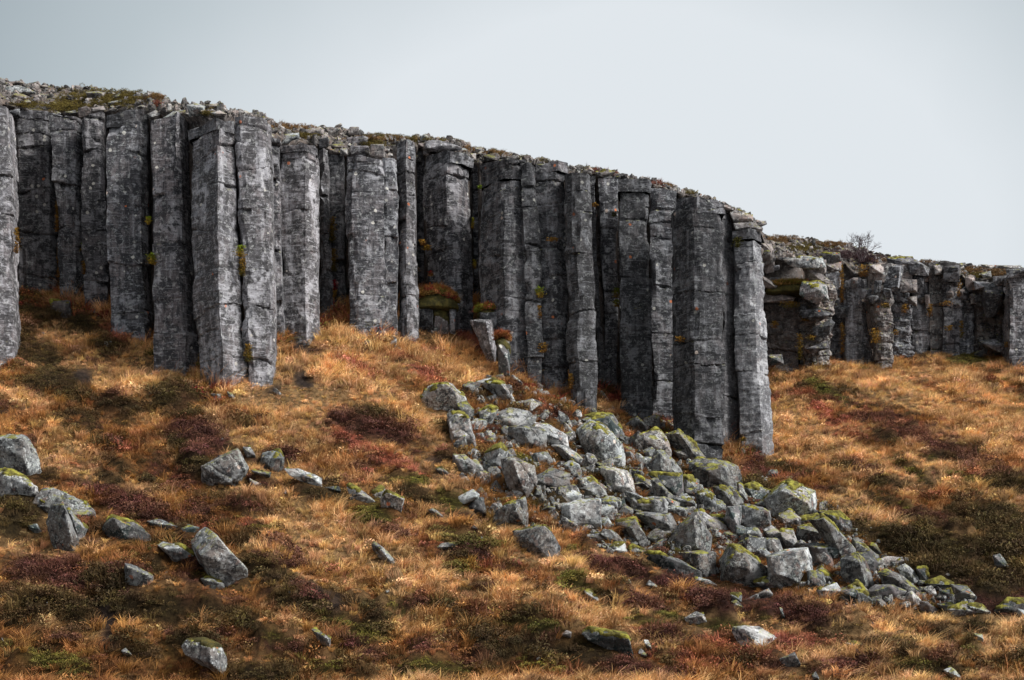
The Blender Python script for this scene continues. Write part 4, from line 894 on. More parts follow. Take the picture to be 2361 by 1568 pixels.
FB([(560,430),(730,420),(730,540),(600,520)],[],'shaded block below the long light-topped slab','pink',.0,-.3)
FB([(700,310),(860,310),(870,380),(760,400)],[(850,330)],'mossy-edged block right above the long light-topped slab','rim',.4,-.3)
FB([(730,390),(870,380),(865,450),(760,470)],[],'shoulder block over the plain grey pillar','rim',.1,-.6)
FB([(1085,400),(1210,395),(1200,480),(1090,470)],[],'pale cap stone left of the twin shoulder blocks','rim',.1,-.3)
FB([(1200,410),(1350,400),(1350,470),(1320,590),(1200,580)],[(1330,420),(1310,580)],'tall shoulder block above the stacked pillar','col',.1,-1.2)
FB([(1220,350),(1430,345),(1440,400),(1240,400)],[],'flat dark slab with a green moss edge','col',.5,-.6)
FB([(1390,370),(1450,360),(1560,430),(1550,490),(1400,480)],[(1500,400)],'smooth slanting cap block, far cliff','col2',.05,-.7)
FB([(1310,510),(1460,520),(1460,620),(1340,620)],[(1450,600)],'overhanging pinkish block over the bluish recess','pink',.1,-1.)
FB([(1380,660),(1460,650),(1460,730),(1400,710)],[],'small jutting block under the overhanging pinkish block','pink',.0,-.9)
FB([(1590,410),(1660,400),(1655,480),(1600,480)],[],'small square cap between two far pillars','rim',.2,-.4)
FB([(1670,420),(1790,410),(1800,540),(1670,540)],[(1780,430)],'cracked square cap of the slab pillar','col',.1,-1.)
FB([(1700,400),(1840,385),(1850,410),(1720,420)],[],'thin plate on the far skyline','rim',.0,.2)
FB([(1900,530),(1990,560),(2150,550),(2060,610),(1920,600)],[(1990,575)],'slanting roof slab above the dark cave','col2',.1,-.6)
FB([(1980,560),(2150,540),(2160,700),(2060,810),(2000,820),(1970,700)],[(2000,620),(2130,640)],'massive fractured block hanging over the dark cave','col',.0,-.5)
FB([(1950,1000),(2070,980),(2160,1040),(2150,1110),(2010,1060)],[],'rubble sloping out below the dark cave','col',.1,-.6)
FB([(2160,440),(2320,430),(2330,500),(2170,510)],[(2310,450)],'slab capping the rightmost far pillar','col',.1,-.8)
FB([(1960,400),(2060,405),(2060,430),(1970,425)],[],'long thin dark plate on the right skyline','rim',.0,.3)
FB([(2070,405),(2260,410),(2260,435),(2080,430)],[],'longest thin plate on the right skyline','rim',.0,.3)
FB([(1960,470),(2040,450),(2045,500),(1980,510)],[],'pointed light stone on the mossy shelf, far right','blds',.0,-.4)
FB([(280,1110),(400,1110),(415,1180),(300,1200)],[],'dark rounded stone in the grass at the pinkish pillar foot','bldd',.0,-1.6)
FB([(545,760),(680,740),(790,780),(700,850),(560,820)],[(760,800)],'jutting plate on the twisted flaky pillar, upper one','col',.1,-1.1,thick=.5)
FB([(640,900),(780,830),(815,860),(770,960),(660,960)],[(780,880)],'jutting plate on the twisted flaky pillar, middle one','col2',.1,-1.1,thick=.5)
FB([(590,1060),(760,1000),(780,1060),(640,1100)],[],'jutting plate on the twisted flaky pillar, lowest one','col',.0,-1.1,thick=.5)
FB([(560,540),(690,540),(750,560),(770,680),(640,700),(540,640)],[(700,600)],'mossy crest block of the twisted flaky pillar','bldd',.6,-1.8)
FB([(260,870),(400,880),(420,940),(300,950)],[(400,900)],'overhanging lip across the pinkish pillar','pink',.0,-.2,thick=.4)
rs = np.random.default_rng(77); prev = {}
for i in range(44):
    zx = rs.uniform(250, 2250); zy = rs.uniform(250+zx*.11, 800); w_, h_ = rs.uniform(50, 150), rs.uniform(40, 130)
    ui = cv('L', zx, zy)[0]; ci = min(range(NC, len(CINFO)), key=lambda c: abs((CINFO[c][0]+CINFO[c][1])/2-ui))
    lev = 'near the top' if zy < 450 else 'halfway up' if zy < 640 else 'low down'
    sh = ['squarish block', 'slanting block', 'flat plate', 'chunky wedge', 'narrow block', 'rounded block']
    for s_ in rs.permutation(6):
        key = '%s jutting %s from the %s far pillar right of the headland' % (sh[s_], lev, ORD[ci-NC])
        if key not in prev: break
    else: continue
    prev[key] = 1
    if s_ == 2: h_ *= .4
    if s_ == 4: w_ *= .5
    pl_ = [(zx+w_*.5*a+rs.normal(0, 6), zy+h_*.5*b+rs.normal(0, 6)) for a, b in ((-1, -.8), (-.2, -1), (.9, -.9), (1, .1), (.8, .9), (-.7, 1), (-1, .2))]
    FB(pl_, [(zx+w_*.2, zy-h_*.25)], key, ['rim', 'col', 'pink', 'col', 'col2'][rs.integers(5)], 0., rs.uniform(-.7, .1))
# ---- big stones lying on the brow of the columns
def RB(c, sil, label, mat='rim', moss=0., inner=(), Yo=0., **k):
    pts = np.array([cv(c, x, y) for x, y in sil]); u = pts[:, 0].mean(); v = pts[:, 1].max()
    a, b = max(float(wtop(u))-4, float(vsky(u))+4), float(vsky(u)); t = min(1, max(0, (a-v)/(a-b)))
    Yq = float(rimpos(u, t)[1])-.25+Yo
    return B(c, sil, inner, label, mat, moss, Yfix=Yq, cat='rim stone', name='rim_stone', group='stones on the cliff rim', bury=.12, **k)
RB('M',[(30,290),(120,240),(300,225),(450,260),(600,340),(380,350),(150,370)],'long pale flat boulder on the top left of the cliff rim','blds',0,[(400,330,.4)])
RB('M',[(210,370),(330,355),(450,400),(440,480),(300,470),(240,430)],'dark rock with a bluish top under the long pale flat boulder','rim',.1)
RB('M',[(390,490),(480,455),(520,500),(480,545),(410,540)],'small greenish rock left of the rim moss bank','rim',0)
RB('M',[(540,460),(620,410),(665,450),(650,520),(570,510)],'upright pinkish stone at the left end of the rim moss bank','pink',0)
RB('M',[(-20,100),(20,90),(60,140),(60,190),(-20,200)],'pointed dark stone on the top left corner of the skyline','rim',0,Yo=.2)
RB('M',[(60,170),(180,160),(380,140),(385,190),(200,215),(70,210)],'broad dark plate on the left skyline','rim',0,Yo=.2)
RB('M',[(400,205),(600,165),(630,215),(520,235)],'tilted dark plate on the left skyline','rim',.1,Yo=.2)
RB('M',[(670,230),(780,210),(810,255),(720,270)],'small dark stone on the left skyline before the moss bank','rim',0,Yo=.2)
RB('M',[(1260,220),(1355,230),(1350,275),(1255,270)],'little cube standing on the skyline over the moss bank','rim',0,Yo=.2)
RB('M',[(1470,255),(1545,205),(1555,235),(1500,270)],'small stone balanced on its corner on the skyline','rim',0,Yo=.1)
RB('M',[(1510,245),(1640,240),(1640,320),(1560,325)],'blocky dark stone behind the light-topped rim block','rim',0,Yo=.1)
RB('M',[(1430,330),(1640,325),(1770,345),(1760,470),(1600,480),(1470,420)],'big rim block with a light top, above the thin black gap','rim',0,[(1450,350),(1700,360)])
RB('M',[(1410,490),(1490,480),(1500,560),(1420,560)],'light square stone below the light-topped rim block','pink',0)
RB('M',[(1310,610),(1450,565),(1550,680),(1480,740),(1330,760)],'pinkish rounded block on top of the plain dark column','pink',0,[(1470,590,.5)])
RB('M',[(1530,610),(1740,570),(1780,640),(1620,690),(1540,670)],'low pink-brown slab beside the pinkish rounded block','pink',.1)
RB('M',[(860,700),(950,640),(1030,690),(1000,750),(870,760)],'triangular stone on top of the orange-crusted column','rim',0)
RB('M',[(1080,670),(1270,640),(1280,690),(1100,720)],'flat stone on the right of the orange-crusted column top','rim',0)
RB('M',[(150,650),(330,610),(340,740),(160,770)],'square stub over the black recess at the far left','col',.1)
RB('M',[(1890,400),(2000,360),(2060,400),(2040,450),(1880,470)],'rounded grey stone on the skyline above the capstone column','rim',0)
RB('T',[(1280,400),(1360,350),(1460,335),(1470,375),(1340,400)],'flat bright slab on top of the slanting-top column','blds',0,thick=.5)
RB('T',[(1460,300),(1540,285),(1610,310),(1600,370),(1490,380)],'pale broken rock above the black-sided column','blds',0)
RB('T',[(1640,360),(1720,345),(1780,370),(1700,385)],'flat white stone behind the black-sided column top','blds',0)
RB('T',[(1600,300),(1720,285),(1730,310),(1640,330)],'dark plate on the skyline above the black-sided column','rim',0,Yo=.2)
RB('T',[(1150,370),(1220,340),(1280,370),(1230,410),(1170,410)],'jagged stone between the capstone column and the slanting-top column','rim',0)
RB('T',[(845,280),(960,255),(970,275),(850,300)],'thin pale plate under the skyline above the capstone column','blds',0)
RB('T',[(2020,400),(2080,400),(2085,440),(2030,440)],'small square stone on the right shoulder of the tall pale column','rim',.2)
RB('P',[(285,250),(330,215),(460,205),(465,245),(300,305)],'pale sloping slab on the column next to the black chasm','blds',.1,[(440,240,.5)])
RB('P',[(290,140),(320,130),(335,165),(300,165)],'tiny pointed stone on the skyline above the black chasm','rim',0)
RB('N',[(145,160),(240,135),(385,150),(380,215),(160,215)],'brown weathered block on the skyline, second from the black chasm','rim',.1)
RB('N',[(390,165),(480,130),(600,130),(610,180),(540,235),(400,235)],'wide grey block on the skyline above the slim sliver column','rim',0,[(590,150,.5)])
RB('N',[(690,190),(710,125),(825,120),(835,160),(800,225),(700,215)],'prominent boulder with an orange base on the skyline','rim',0,[(820,150,.6)])
RB('N',[(800,190),(850,150),(895,190),(890,230),(810,225)],'smaller stone leaning on the right of the prominent skyline boulder','rim',0)
RB('N',[(320,280),(440,250),(450,360),(330,385)],'square block set into the rim above the slim sliver column','col',0,[(440,260)])
RB('N',[(450,345),(690,320),(690,390),(580,395),(450,380)],'wide shelf block above the recessed orange-seam column','rim',0)
RB('N',[(450,400),(570,395),(575,465),(450,460)],'left under-block of the wide shelf','rim',0,Yo=-.1)
RB('N',[(585,400),(685,385),(685,480),(600,480)],'right under-block of the wide shelf','rim',0,Yo=-.1)
RB('N',[(670,260),(880,235),(945,260),(940,340),(800,350),(710,330)],'rounded cap boulder above the broad smooth column','col',.1,[(920,280,.5)])
RB('N',[(720,365),(940,360),(965,480),(800,490),(730,470)],'broad squared block above the broad smooth column','col',0,[(950,380)])
RB('N',[(975,345),(1140,340),(1160,510),(1060,505),(980,470)],'square lichened block at the right of the broad smooth column top','rim',.05,[(1145,360),(1140,500)],Yo=-.25)
RB('N',[(1170,350),(1310,345),(1330,540),(1200,520)],'square block capping the white-stained column','rim',.1,[(1320,360)],Yo=-.2)
RB('N',[(990,230),(1060,225),(1080,290),(1010,280)],'purplish stone right of the skyline grass','rim',0)
RB('N',[(1080,250),(1170,225),(1200,290),(1110,290)],'rounded purplish stone below the skyline moss strip','rim',0)
RB('N',[(1170,215),(1210,210),(1250,250),(1190,250)],'small grey stone over the left end of the skyline moss strip','rim',.3)
RB('N',[(1600,290),(1620,240),(1650,210),(1690,230),(1760,280),(1640,305)],'peaked pale rock on the skyline right of the moss strip','blds',.1,[(1650,240,.6)])
RB('N',[(1560,330),(1660,320),(1670,385),(1570,370)],'block left of the long roof slab','rim',.2)
RB('N',[(1665,380),(1680,310),(1770,285),(1990,320),(2130,380),(2080,400),(1720,405)],'long roof-like slab over the heavy column','col2',.1,[(1900,350,.5),(1700,390,.6)])
RB('N',[(2090,320),(2110,275),(2160,290),(2210,370),(2150,370)],'dark leaning stone on the skyline right of the roof slab','rim',.1)
RB('N',[(2100,400),(2160,385),(2200,410),(2190,440),(2110,440)],'small pale stone under the dark leaning stone','blds',0)
RB('N',[(2100,460),(2230,465),(2240,540),(2110,530)],'mossy-edged square block right of the heavy column top','rim',.35)
RB('N',[(2240,455),(2315,450),(2310,540),(2250,545)],'light narrow block above the brownish recessed column','blds',.05)
RB('N',[(1530,480),(1610,460),(1625,560),(1540,570)],'dark cube in the notch left of the heavy column','rim',0)
RB('N',[(1640,430),(1710,425),(1710,480),(1640,480)],'small cube under the roof slab left end','rim',0)
RB('P',[(1840,320),(1890,310),(1920,345),(1850,360)],'small brown stones heap above the brownish column','rim',0)
RB('P',[(1900,380),(2010,365),(2020,420),(1920,430)],'grey rim slab above the massive stacked column, left one','rim',.1)
RB('P',[(2020,415),(2120,405),(2210,430),(2200,490),(2060,470)],'grey rim slab above the massive stacked column, right one','rim',.1)
RB('Q',[(360,120),(420,110),(460,165),(420,175)],'tilted thin plate at the right end of the shelf column top','rim',.1)
RB('Q',[(550,180),(580,190),(570,225),(545,215)],'small bright white chip on the notched column top','blds',0)
RB('Q',[(690,200),(790,175),(850,200),(800,240),(720,240)],'red-brown rubble stone above the narrow shadowed column','rim',.2)
RB('Q',[(840,240),(900,210),(950,215),(940,240),(870,255)],'flat stone at the left of the gabled cap column','rim',.1)
RB('Q',[(740,235),(800,215),(810,250),(760,250)],'little light cube in the red-brown rubble','blds',0)
RB('Q',[(1680,450),(1790,475),(1780,500),(1700,490)],'small plates on the headland brow below the huge column cap','rim',.5)
RB('Q',[(1750,520),(1800,490),(1930,540),(1930,580),(1780,575)],'upper mossy roof slab at the tip of the headland','rim',.5,[(1910,560,.5)])
RB('Q',[(1780,600),(1920,590),(2010,635),(2000,650),(1800,645)],'lower overhanging roof slab at the tip of the headland','rim',.1,[(1900,630,.5)],Yo=-.3)
# scatter on the slope
def scatter_ground():
    y0, y1 = 38.5, 95
    pts = []
    n = 0
    st = .158
    yy = np.arange(y0, y1, st)
    X = []; Y = []
    for yv in yy:
        xa, xb = (-130-UC)/FQ*yv, (2500-UC)/FQ*yv
        xs = np.arange(xa, xb, st*(1+.004*(yv-45))); X.append(xs+RNG.uniform(-st*.55, st*.55, len(xs))); Y.append(np.full(len(xs), yv)+RNG.uniform(-st*.55, st*.55, len(xs)))
    X = np.concatenate(X); Y = np.concatenate(Y)
    u = X/Y*FQ+UC
    ok = Y < wallY(u)-.1
    X, Y = X[ok], Y[ok]
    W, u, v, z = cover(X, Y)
    A = np.stack([W[k] for k in KEYS], -1)
    A2 = A+RNG.normal(0, .16, A.shape); pick = A2.argmax(1)
    return X, Y, z, u, v, A, pick
X, Y, Z, U, Vv, A, pick = scatter_ground()
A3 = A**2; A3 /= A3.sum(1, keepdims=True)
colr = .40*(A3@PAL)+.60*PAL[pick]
colr = colr*RNG.uniform(.6, 1.45, (len(X), 1))*np.stack([np.ones(len(X)), RNG.uniform(.88, 1.12, len(X)), RNG.uniform(.8, 1.2, len(X))], -1)
colr *= (1+.55*fbm(X*.9, Y*.9, 0, 91, 3)+.3*fbm(X*2.6, Y*2.6, 0, 92, 2))[:, None]
footd = wallY(U)-Y; foot = (footd < 2.6)&(U < 1790)
k_ = foot&(RNG.random(len(X)) < .45); colr[k_] = np.array([(.30, .06, .04), (.42, .20, .06), (.14, .12, .025), (.36, .11, .05)])[RNG.integers(0, 4, k_.sum())]*RNG.uniform(.7, 1.3, (k_.sum(), 1))
size = np.clip(1+.9*fbm(X*.8, Y*.8, 0, 95, 3), .5, 1.7)*np.where(foot, 1.35, 1.)
def emit(mask, name, protos, label, smin, smax, zs=None, sink=.02):
    k = np.where(mask)[0]; n = len(k)
    pts = np.stack([X[k], Y[k], Z[k]-sink], -1)
    rot = np.stack([RNG.normal(.12, .15, n), RNG.normal(0, .15, n), RNG.normal(0, .75, n)+1.6*fbm(X[k]*.35, Y[k]*.35, 0, 97, 3) if name == 'grass' else RNG.uniform(0, 6.28, n)], -1)
    s = RNG.uniform(smin, smax, n)*shrink[k]*size[k]*np.where(inp[k]&(name == 'grass'), .85, 1.); s = np.stack([s, s, s*RNG.uniform(.7, 1.25, n)], -1)
    return cloud(name, protos, pts, rot, s, RNG.integers(0, len(protos), n), colr[k], label)
shrink = np.ones(len(X))
for (mu, mv, mw, mh, ml, mY) in MAJOR:
    if mY > 74 or mv < 800: continue
    near = (np.abs(U-mu) < mw*.55+4)&(Y < mY+.3)&(Y > mY-1.5-.012*mh)&(Vv > mv-mh*.6)&(Vv < mv+mh*.5+16)
    shrink[near] = np.minimum(shrink[near], .42)
inp = inpoly(U, Vv)
isg = np.isin(pick, (0, 1)); ish = np.isin(pick, (2, 4, 5)); ism = pick == 3
bare = pick == 6
extra = (RNG.random(len(X)) < .22)&ish
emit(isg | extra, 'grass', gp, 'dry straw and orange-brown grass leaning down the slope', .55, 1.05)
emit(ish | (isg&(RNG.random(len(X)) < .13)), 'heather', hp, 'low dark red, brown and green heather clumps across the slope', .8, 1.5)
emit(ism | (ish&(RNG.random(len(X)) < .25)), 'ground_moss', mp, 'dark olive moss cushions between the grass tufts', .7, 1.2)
# ------------------------------------------------------------------ small stones: copies of a few shapes, each its own thing
PRO = []
for i in range(12):
    rs = np.random.default_rng(300+i); e = np.array([1, rs.uniform(.6, .95), rs.uniform(.35, .8)])
    pts = rs.normal(0, 1, (14, 3)); pts /= np.linalg.norm(pts, axis=1, keepdims=True); pts = np.sign(pts)*np.abs(pts)**.6*e*.5
    V, F, G = rock_geo(pts, 300+i, 15, 1.)
    o = mk('stone', V, F, M['rim']); COL.objects.unlink(o); PRO.append(o)
PRO2 = []
for p in PRO:
    q = p.copy(); q.data = p.data.copy(); q.data.materials[0] = M['bld']; PRO2.append(q)
    
def put(protos, k, loc, s, rot, name, label, cat, group):
    o = protos[k].copy(); o.name = name; COL.objects.link(o); o.location = [float(a) for a in loc]; o.scale = [float(a) for a in s]; o.rotation_euler = [float(a) for a in rot]
    return tag(o, label, cat, group)
def rimname(u):
    b = min(CINFO, key=lambda c: abs((c[0]+c[1])/2-u) + (1000 if c[1]-c[0] < 14 else 0)); return b[2]
REC = []
rs = np.random.default_rng(5)
n = 0; tries = 0; placed = []
while n < 238 and tries < 9000:
    tries += 1
    u = rs.uniform(-30, 1750) if rs.random() < .60 else (rs.uniform(1762, 1960) if rs.random() < .55 else rs.uniform(1960, 2400))
    t = rs.choice([rs.uniform(0, 1), 1.], p=[.6, .4])
    sp = max(float(wtop(u))-4-float(vsky(u)), 4)
    if sp < 12: t = 1
    p = rimpos(u, t); v = VH-p[2]/p[1]*FQ
    px = rs.choice([13, 19, 27, 38], p=[.35, .33, .22, .1])*(.8 if u > 1760 else 1)
    px = min(px, max(10, sp*.9))
    if any(abs(u-a)+2*abs(v-b) < (px+c)*.36 for a, b, c in placed): continue
    # keep the moss bank and its neighbours open
    if 180 < u < 320 and .2 < t < .7 and rs.random() < .6: continue
    placed.append((u, v, px)); n += 1
    s = px/FQ*p[1]
    REC.append((u, v, t, px, p, s))
REC.sort(key=lambda a: a[0])
def describe(recs, namer, words):
    seen = {}
    out = []
    for r in recs: out.append(namer(r))
    cnt = {}
    for l in out: cnt[l] = cnt.get(l, 0)+1
    k = {}
    res = []
    for l in out:
        if cnt[l] == 1: res.append(l)
        else:
            k[l] = k.get(l, 0)+1
            res.append('%s, %s from left' % (l, ORD[k[l]-1]) if k[l] < cnt[l] else l+', rightmost')
    return res
def short(l, n=9): 
    w = l.split(',')[0].split(); return ' '.join(w[:n])
CN = {c[2]: None for c in CINFO}
SH = {}
for k, c in enumerate(CINFO):
    if k < len(COLS): SH[c[2]] = 'the %s column' % ORD[k] if k else 'the leftmost column'
    else: SH[c[2]] = 'the %s far pillar' % ORD[k-len(COLS)]
def rn(r):
    u, v, t, px, p, s = r
    sz = 'tiny' if px < 13 else 'small' if px < 20 else 'middling' if px < 28 else 'larger'
    where = 'skyline' if t > .95 else 'upper rim' if t > .5 else 'brow'
    return '%s %s stone above %s' % (sz, where, SH[rimname(u)])
for r, lab in zip(REC, describe(REC, rn, 0)):
    u, v, t, px, p, s = r
    fl = rs.uniform(.5, 1.)
    p = p+np.array([0, 0, -.06*s+.1*s])
    put(PRO, rs.integers(12), p, (s*rs.uniform(.8, 1.4), s*rs.uniform(.7, 1.2), s*fl), (rs.normal(0, .3), rs.normal(0, .3), rs.uniform(0, 6.28)), 'rim_stone', lab, 'rim stone', 'stones on the cliff rim')
# ---- rubble in the scree
inside = lambda u, v: bool(inpoly(u, v))
REC = []; tries = 0
while len(REC) < 200 and tries < 14000:
    tries += 1
    u, v = rs.uniform(1020, 2260), rs.uniform(880, 1420)
    if not inside(u, v): continue
    px = rs.choice([16, 26, 40, 58], p=[.18, .32, .3, .2])
    if any(abs(u-a[0])+1.5*abs(v-a[1]) < (px+a[2])*.38 for a in REC): continue
    inb = [m for m in MAJOR if abs(m[0]-u) < m[2]*.42 and abs(m[1]-v) < m[3]*.4]
    if inb: continue
    REC.append((u, v, px))
for _ in range(26):
    REC.append((rs.uniform(0, 2340), rs.uniform(1000, 1540), 11))
REC.sort(key=lambda a: a[0])
def trim(l):
    w = l.split(',')[0].split()[:7]
    while w[-1] in ('a', 'the', 'of', 'in', 'on', 'and', 'with', 'at', 'by', 'below', 'from', 'to', 'under', 'behind', 'its'): w = w[:-1]
    return ' '.join(w)
def sn_(r):
    u, v, px = r
    c = [m for m in MAJOR if m[5] < 72 and m[2]*m[3] > 2300 and m[1] > 870]
    m = min(c, key=lambda q: math.hypot(q[0]-u, q[1]-v)); dx, dy = u-m[0], v-m[1]
    w = ('right of' if dx > 0 else 'left of') if abs(dx) > abs(dy) else ('just below' if dy > 0 else 'just above')
    sz = 'tiny' if px < 18 else 'small' if px < 28 else 'middling' if px < 40 else 'bulky'
    return '%s rubble stone %s the %s' % (sz, w, trim(m[4]))
for r, lab in zip(REC, describe(REC, sn_, 0)):
    u, v, px = r; Yd = hit(u, v); s = px/FQ*Yd; p = P3(u, v, Yd); p[2] += .12*s
    put(PRO2, rs.integers(12), p, (s*rs.uniform(.9, 1.4), s*rs.uniform(.8, 1.2), s*rs.uniform(.8, 1.3)), (rs.normal(0, .5), rs.normal(0, .5), rs.uniform(0, 6.28)), 'rubble_stone', lab, 'rubble stone', 'small rubble between the boulders')
gx = rs.uniform(1020, 2260, 30000); gv = rs.uniform(880, 1420, 30000); gk = inpoly(gx+rs.normal(0, 10, 30000), gv+rs.normal(0, 8, 30000)); gx, gv = gx[gk][:2800], gv[gk][:2800]
# distance of every grain from a coarse table of ground hits
tu, tv_ = np.arange(1010, 2300, 30.), np.arange(870, 1450, 16.); TB = np.array([[hit(a, b) for a in tu] for b in tv_])
ia = np.clip((gx-1010)/30, 0, len(tu)-1.001); ib = np.clip((gv-870)/16, 0, len(tv_)-1.001); i0, j0 = ia.astype(int), ib.astype(int); fa, fb_ = ia-i0, ib-j0
gY = TB[j0, i0]*(1-fa)*(1-fb_)+TB[j0, i0+1]*fa*(1-fb_)+TB[j0+1, i0]*(1-fa)*fb_+TB[j0+1, i0+1]*fa*fb_
GX = (gx-UC)/FQ*gY; GZ = zt(GX, gY); ns_ = rs.choice([.07, .12, .2, .3], len(gx), p=[.35, .35, .2, .1])[:, None]*rs.uniform(.6, 1.3, (len(gx), 3))
GP = []
for q in PRO2[:6]:
    g_ = q.copy(); GP.append(g_)
cloud('gravel', GP, np.stack([GX, gY, GZ+.05], -1), rs.uniform(0, 6.28, (len(gx), 3)), ns_, rs.integers(0, 6, len(gx)), np.ones((len(gx), 3)), 'small broken chips filling the gaps between the scree boulders')
n_ = 1900; ru_ = np.where(rs.random(n_) < .7, rs.uniform(-80, 1740, n_), rs.uniform(1760, 2420, n_)); rt_ = rs.uniform(0, 1, n_)**.8
rp_ = rimpos(ru_, rt_); rp_[:, 2] += .03
RG = []
for q in PRO[:6]: RG.append(q.copy())
cloud('rim_gravel', RG, rp_, rs.uniform(0, 6.28, (n_, 3)), rs.choice([.1, .17, .28, .42], n_, p=[.25, .33, .28, .14])[:, None]*rs.uniform(.6, 1.35, (n_, 3))*[1, 1, .8], rs.integers(0, 6, n_), np.ones((n_, 3)), 'loose broken chips of rock strewn along the cliff rim')
FT = []
for i, c in enumerate(COLS):
    for k in range(rs.integers(1, 4)):
        u = rs.uniform(c[2][0]-6, c[2][-1]+6); FT.append((u, c[6]+rs.uniform(2, 26), rs.choice([12, 18, 28]), i))
FT.sort(key=lambda a: a[0])
fn = lambda r: '%s fallen stone at the foot of the %s column' % ('tiny' if r[2] < 14 else 'small' if r[2] < 20 else 'larger', ORD[r[3]]) 
for r, lab in zip(FT, describe(FT, fn, 0)):
    u, v, px, i = r; Yd = hit(u, v)-.15; s = px/FQ*Yd; p = P3(u, v, Yd); p[2] += .15*s
    put(PRO2, rs.integers(12), p, (s*rs.uniform(.9, 1.5), s, s*rs.uniform(.8, 1.3)), (rs.normal(0, .5), rs.normal(0, .5), rs.uniform(0, 6.28)), 'fallen_stone', lab, 'fallen stone', 'fallen stones at the cliff foot')
# ------------------------------------------------------------------ moss, grass and heather on the brow of the cliff
pts = []; cols = []; kinds = []
BANKS = [(245,232,85,14,'M',480),(60,245,30,10,'M',60),(150,252,40,10,'M',160),(475,272,22,6,'M',90),(360,232,22,8,'B',90),(365,245,12,6,'R',20),(670,300,40,5,'B',90),(700,320,30,4,'M',60),(890,327,60,5,'B',160),(895,320,50,4,'M',90),(950,325,14,6,'M',60),(865,337,30,4,'M',60),
 (1160,358,40,6,'B',160),(1175,355,40,4,'M',120),(1215,366,14,4,'M',50),(1265,374,24,3,'M',50),(1360,395,20,4,'M',40),(1400,402,40,6,'R',120),(1520,428,36,5,'R',120),(1545,434,20,4,'B',50),(1600,450,30,4,'M',60),(1710,488,26,5,'M',80),(1690,480,10,4,'M',40),
 (1860,575,30,8,'M',120),(1930,568,40,6,'B',120),(1800,555,40,5,'B',100),(1950,592,60,8,'H',200),(2000,602,40,8,'H',120),(1920,615,20,8,'B',50),(2060,605,40,5,'B',90),(2060,607,14,4,'M',50),(2130,612,30,5,'B',80),(2240,628,34,8,'B',110),(2300,632,34,8,'B',110),(2260,640,30,6,'M',70),
 (20,262,20,8,'R',50),(1000,330,40,3,'M',30),(1090,350,20,4,'B',30)]
for u0, v0, ru, rv, kd, n in BANKS:
    for _ in range(int(n*1.3)):
        u = rs.normal(u0, ru*.55); v = rs.normal(v0, rv*.6)
        a, b = max(float(wtop(u))-4, float(vsky(u))+4), float(vsky(u)); t = (a-v)/(a-b)
        if t < -.1 or t > 1.15: continue
        p = rimpos(u, min(1, max(0, t))); p[2] += rs.uniform(.02, .16); pts.append(p); kinds.append({'M': 0, 'B': 1, 'R': 2, 'H': 3}[kd])
kinds = np.array(kinds); pts = np.array(pts); RP = np.array([(.125, .092, .022), (.20, .115, .05), (.20, .07, .045), (.085, .05, .055)])
cl = RP[kinds]*rs.uniform(.6, 1.35, (len(pts), 1)); isM = rs.random(len(pts)) < np.where(kinds == 0, .9, .45)
def emit2(mask, name, protos, label, s0, s1):
    k = np.where(mask)[0]; s = rs.uniform(s0, s1, len(k))*.75
    cloud(name, protos, pts[k], np.stack([rs.normal(0, .2, len(k)), rs.normal(0, .2, len(k)), rs.uniform(0, 6.28, len(k))], -1), np.stack([s, s, s], -1), rs.integers(0, len(protos), len(k)), cl[k], label)
emit2(isM, 'rim_moss', [leaves('rm', 150, .20, .11, .022, 31, .5), leaves('rm', 120, .17, .15, .022, 32, .5)], 'olive moss and low heath growing along the cliff brow', .6, 1.1)
emit2(~isM, 'rim_grass', [blades('rg', 36, .22, .12, .012, (.1, -.1), 33), blades('rg', 30, .28, .09, .011, (.2, 0), 34)], 'short brown grass growing along the cliff brow', .5, 1.)
# ------------------------------------------------------------------ tufts rooted in the rock joints: each its own plant
def tuft(c, x, y, w, h, c1, c2, label, name='fern_tuft', dY=-.12, cat='fern tuft', Yfix=None, n=None):
    u, v = cv(c, x, y); k = 2.0 if c != 'V' else 1
    if Yfix is None:
        cc = [q for q in CINFO[:len(COLS)] if q[0]-6 <= u <= q[1]+30] or CINFO[:1]
        Yt = float(np.interp(u, WU[:len(COLS)], WY[:len(COLS)]))
        Yt = min(Yt, min(q[3] for q in cc)+.35)
    else: Yt = Yfix
    r_ = np.random.default_rng(int(u*7+v)); px = Yt/FQ; W_, H_ = w*px, h*px
    n = n or int(60+w*h*.45); V = []; F = []; C = []
    for i in range(n):
        a, b = r_.normal(0, .32), r_.uniform(-.5, .5)
        p = np.array([a*W_*(1-.5*abs(b)), r_.uniform(-.5, .2)*min(W_, H_)*.8-.05, b*H_])
        d1 = np.array([r_.normal(0, .7)+a, -.4+r_.normal(0, .5), r_.uniform(-.7, .9)]); d1 /= np.linalg.norm(d1); d2 = np.cross(d1, r_.normal(0, 1, 3)); d2 /= np.linalg.norm(d2)
        s = .055*r_.uniform(.5, 1.3); q = len(V)
        V += [p-d1*s, p+d2*s*.28, p+d1*s, p-d2*s*.28]; F.append((q, q+1, q+2, q+3))
        m = np.clip(b+.5+r_.normal(0, .2), 0, 1); cc_ = (np.array(c2)*(1-m)+np.array(c1)*m)*r_.uniform(.6, 1.3); C += [cc_]*4
    loc = P3(u, v, Yt); V = np.array(V)+loc
    o = mk(name, V, F, M['fern'], smooth=False, loc=loc-np.array([0, 0, H_/2])); setcol(o, 'tint', np.array(C)); tag(o, label, cat, 'plants rooted in the cliff joints')
GR, OR, RD, BR, OL = (.20, .28, .02), (.38, .21, .035), (.33, .03, .04), (.22, .10, .03), (.10, .09, .02)
V_ = 'V'
def tv(u, v, *a, **k): tuft('V', u*.61484/.614844*1., v, *a, **k)
CROPS['V'] = (0, 0, .614844)
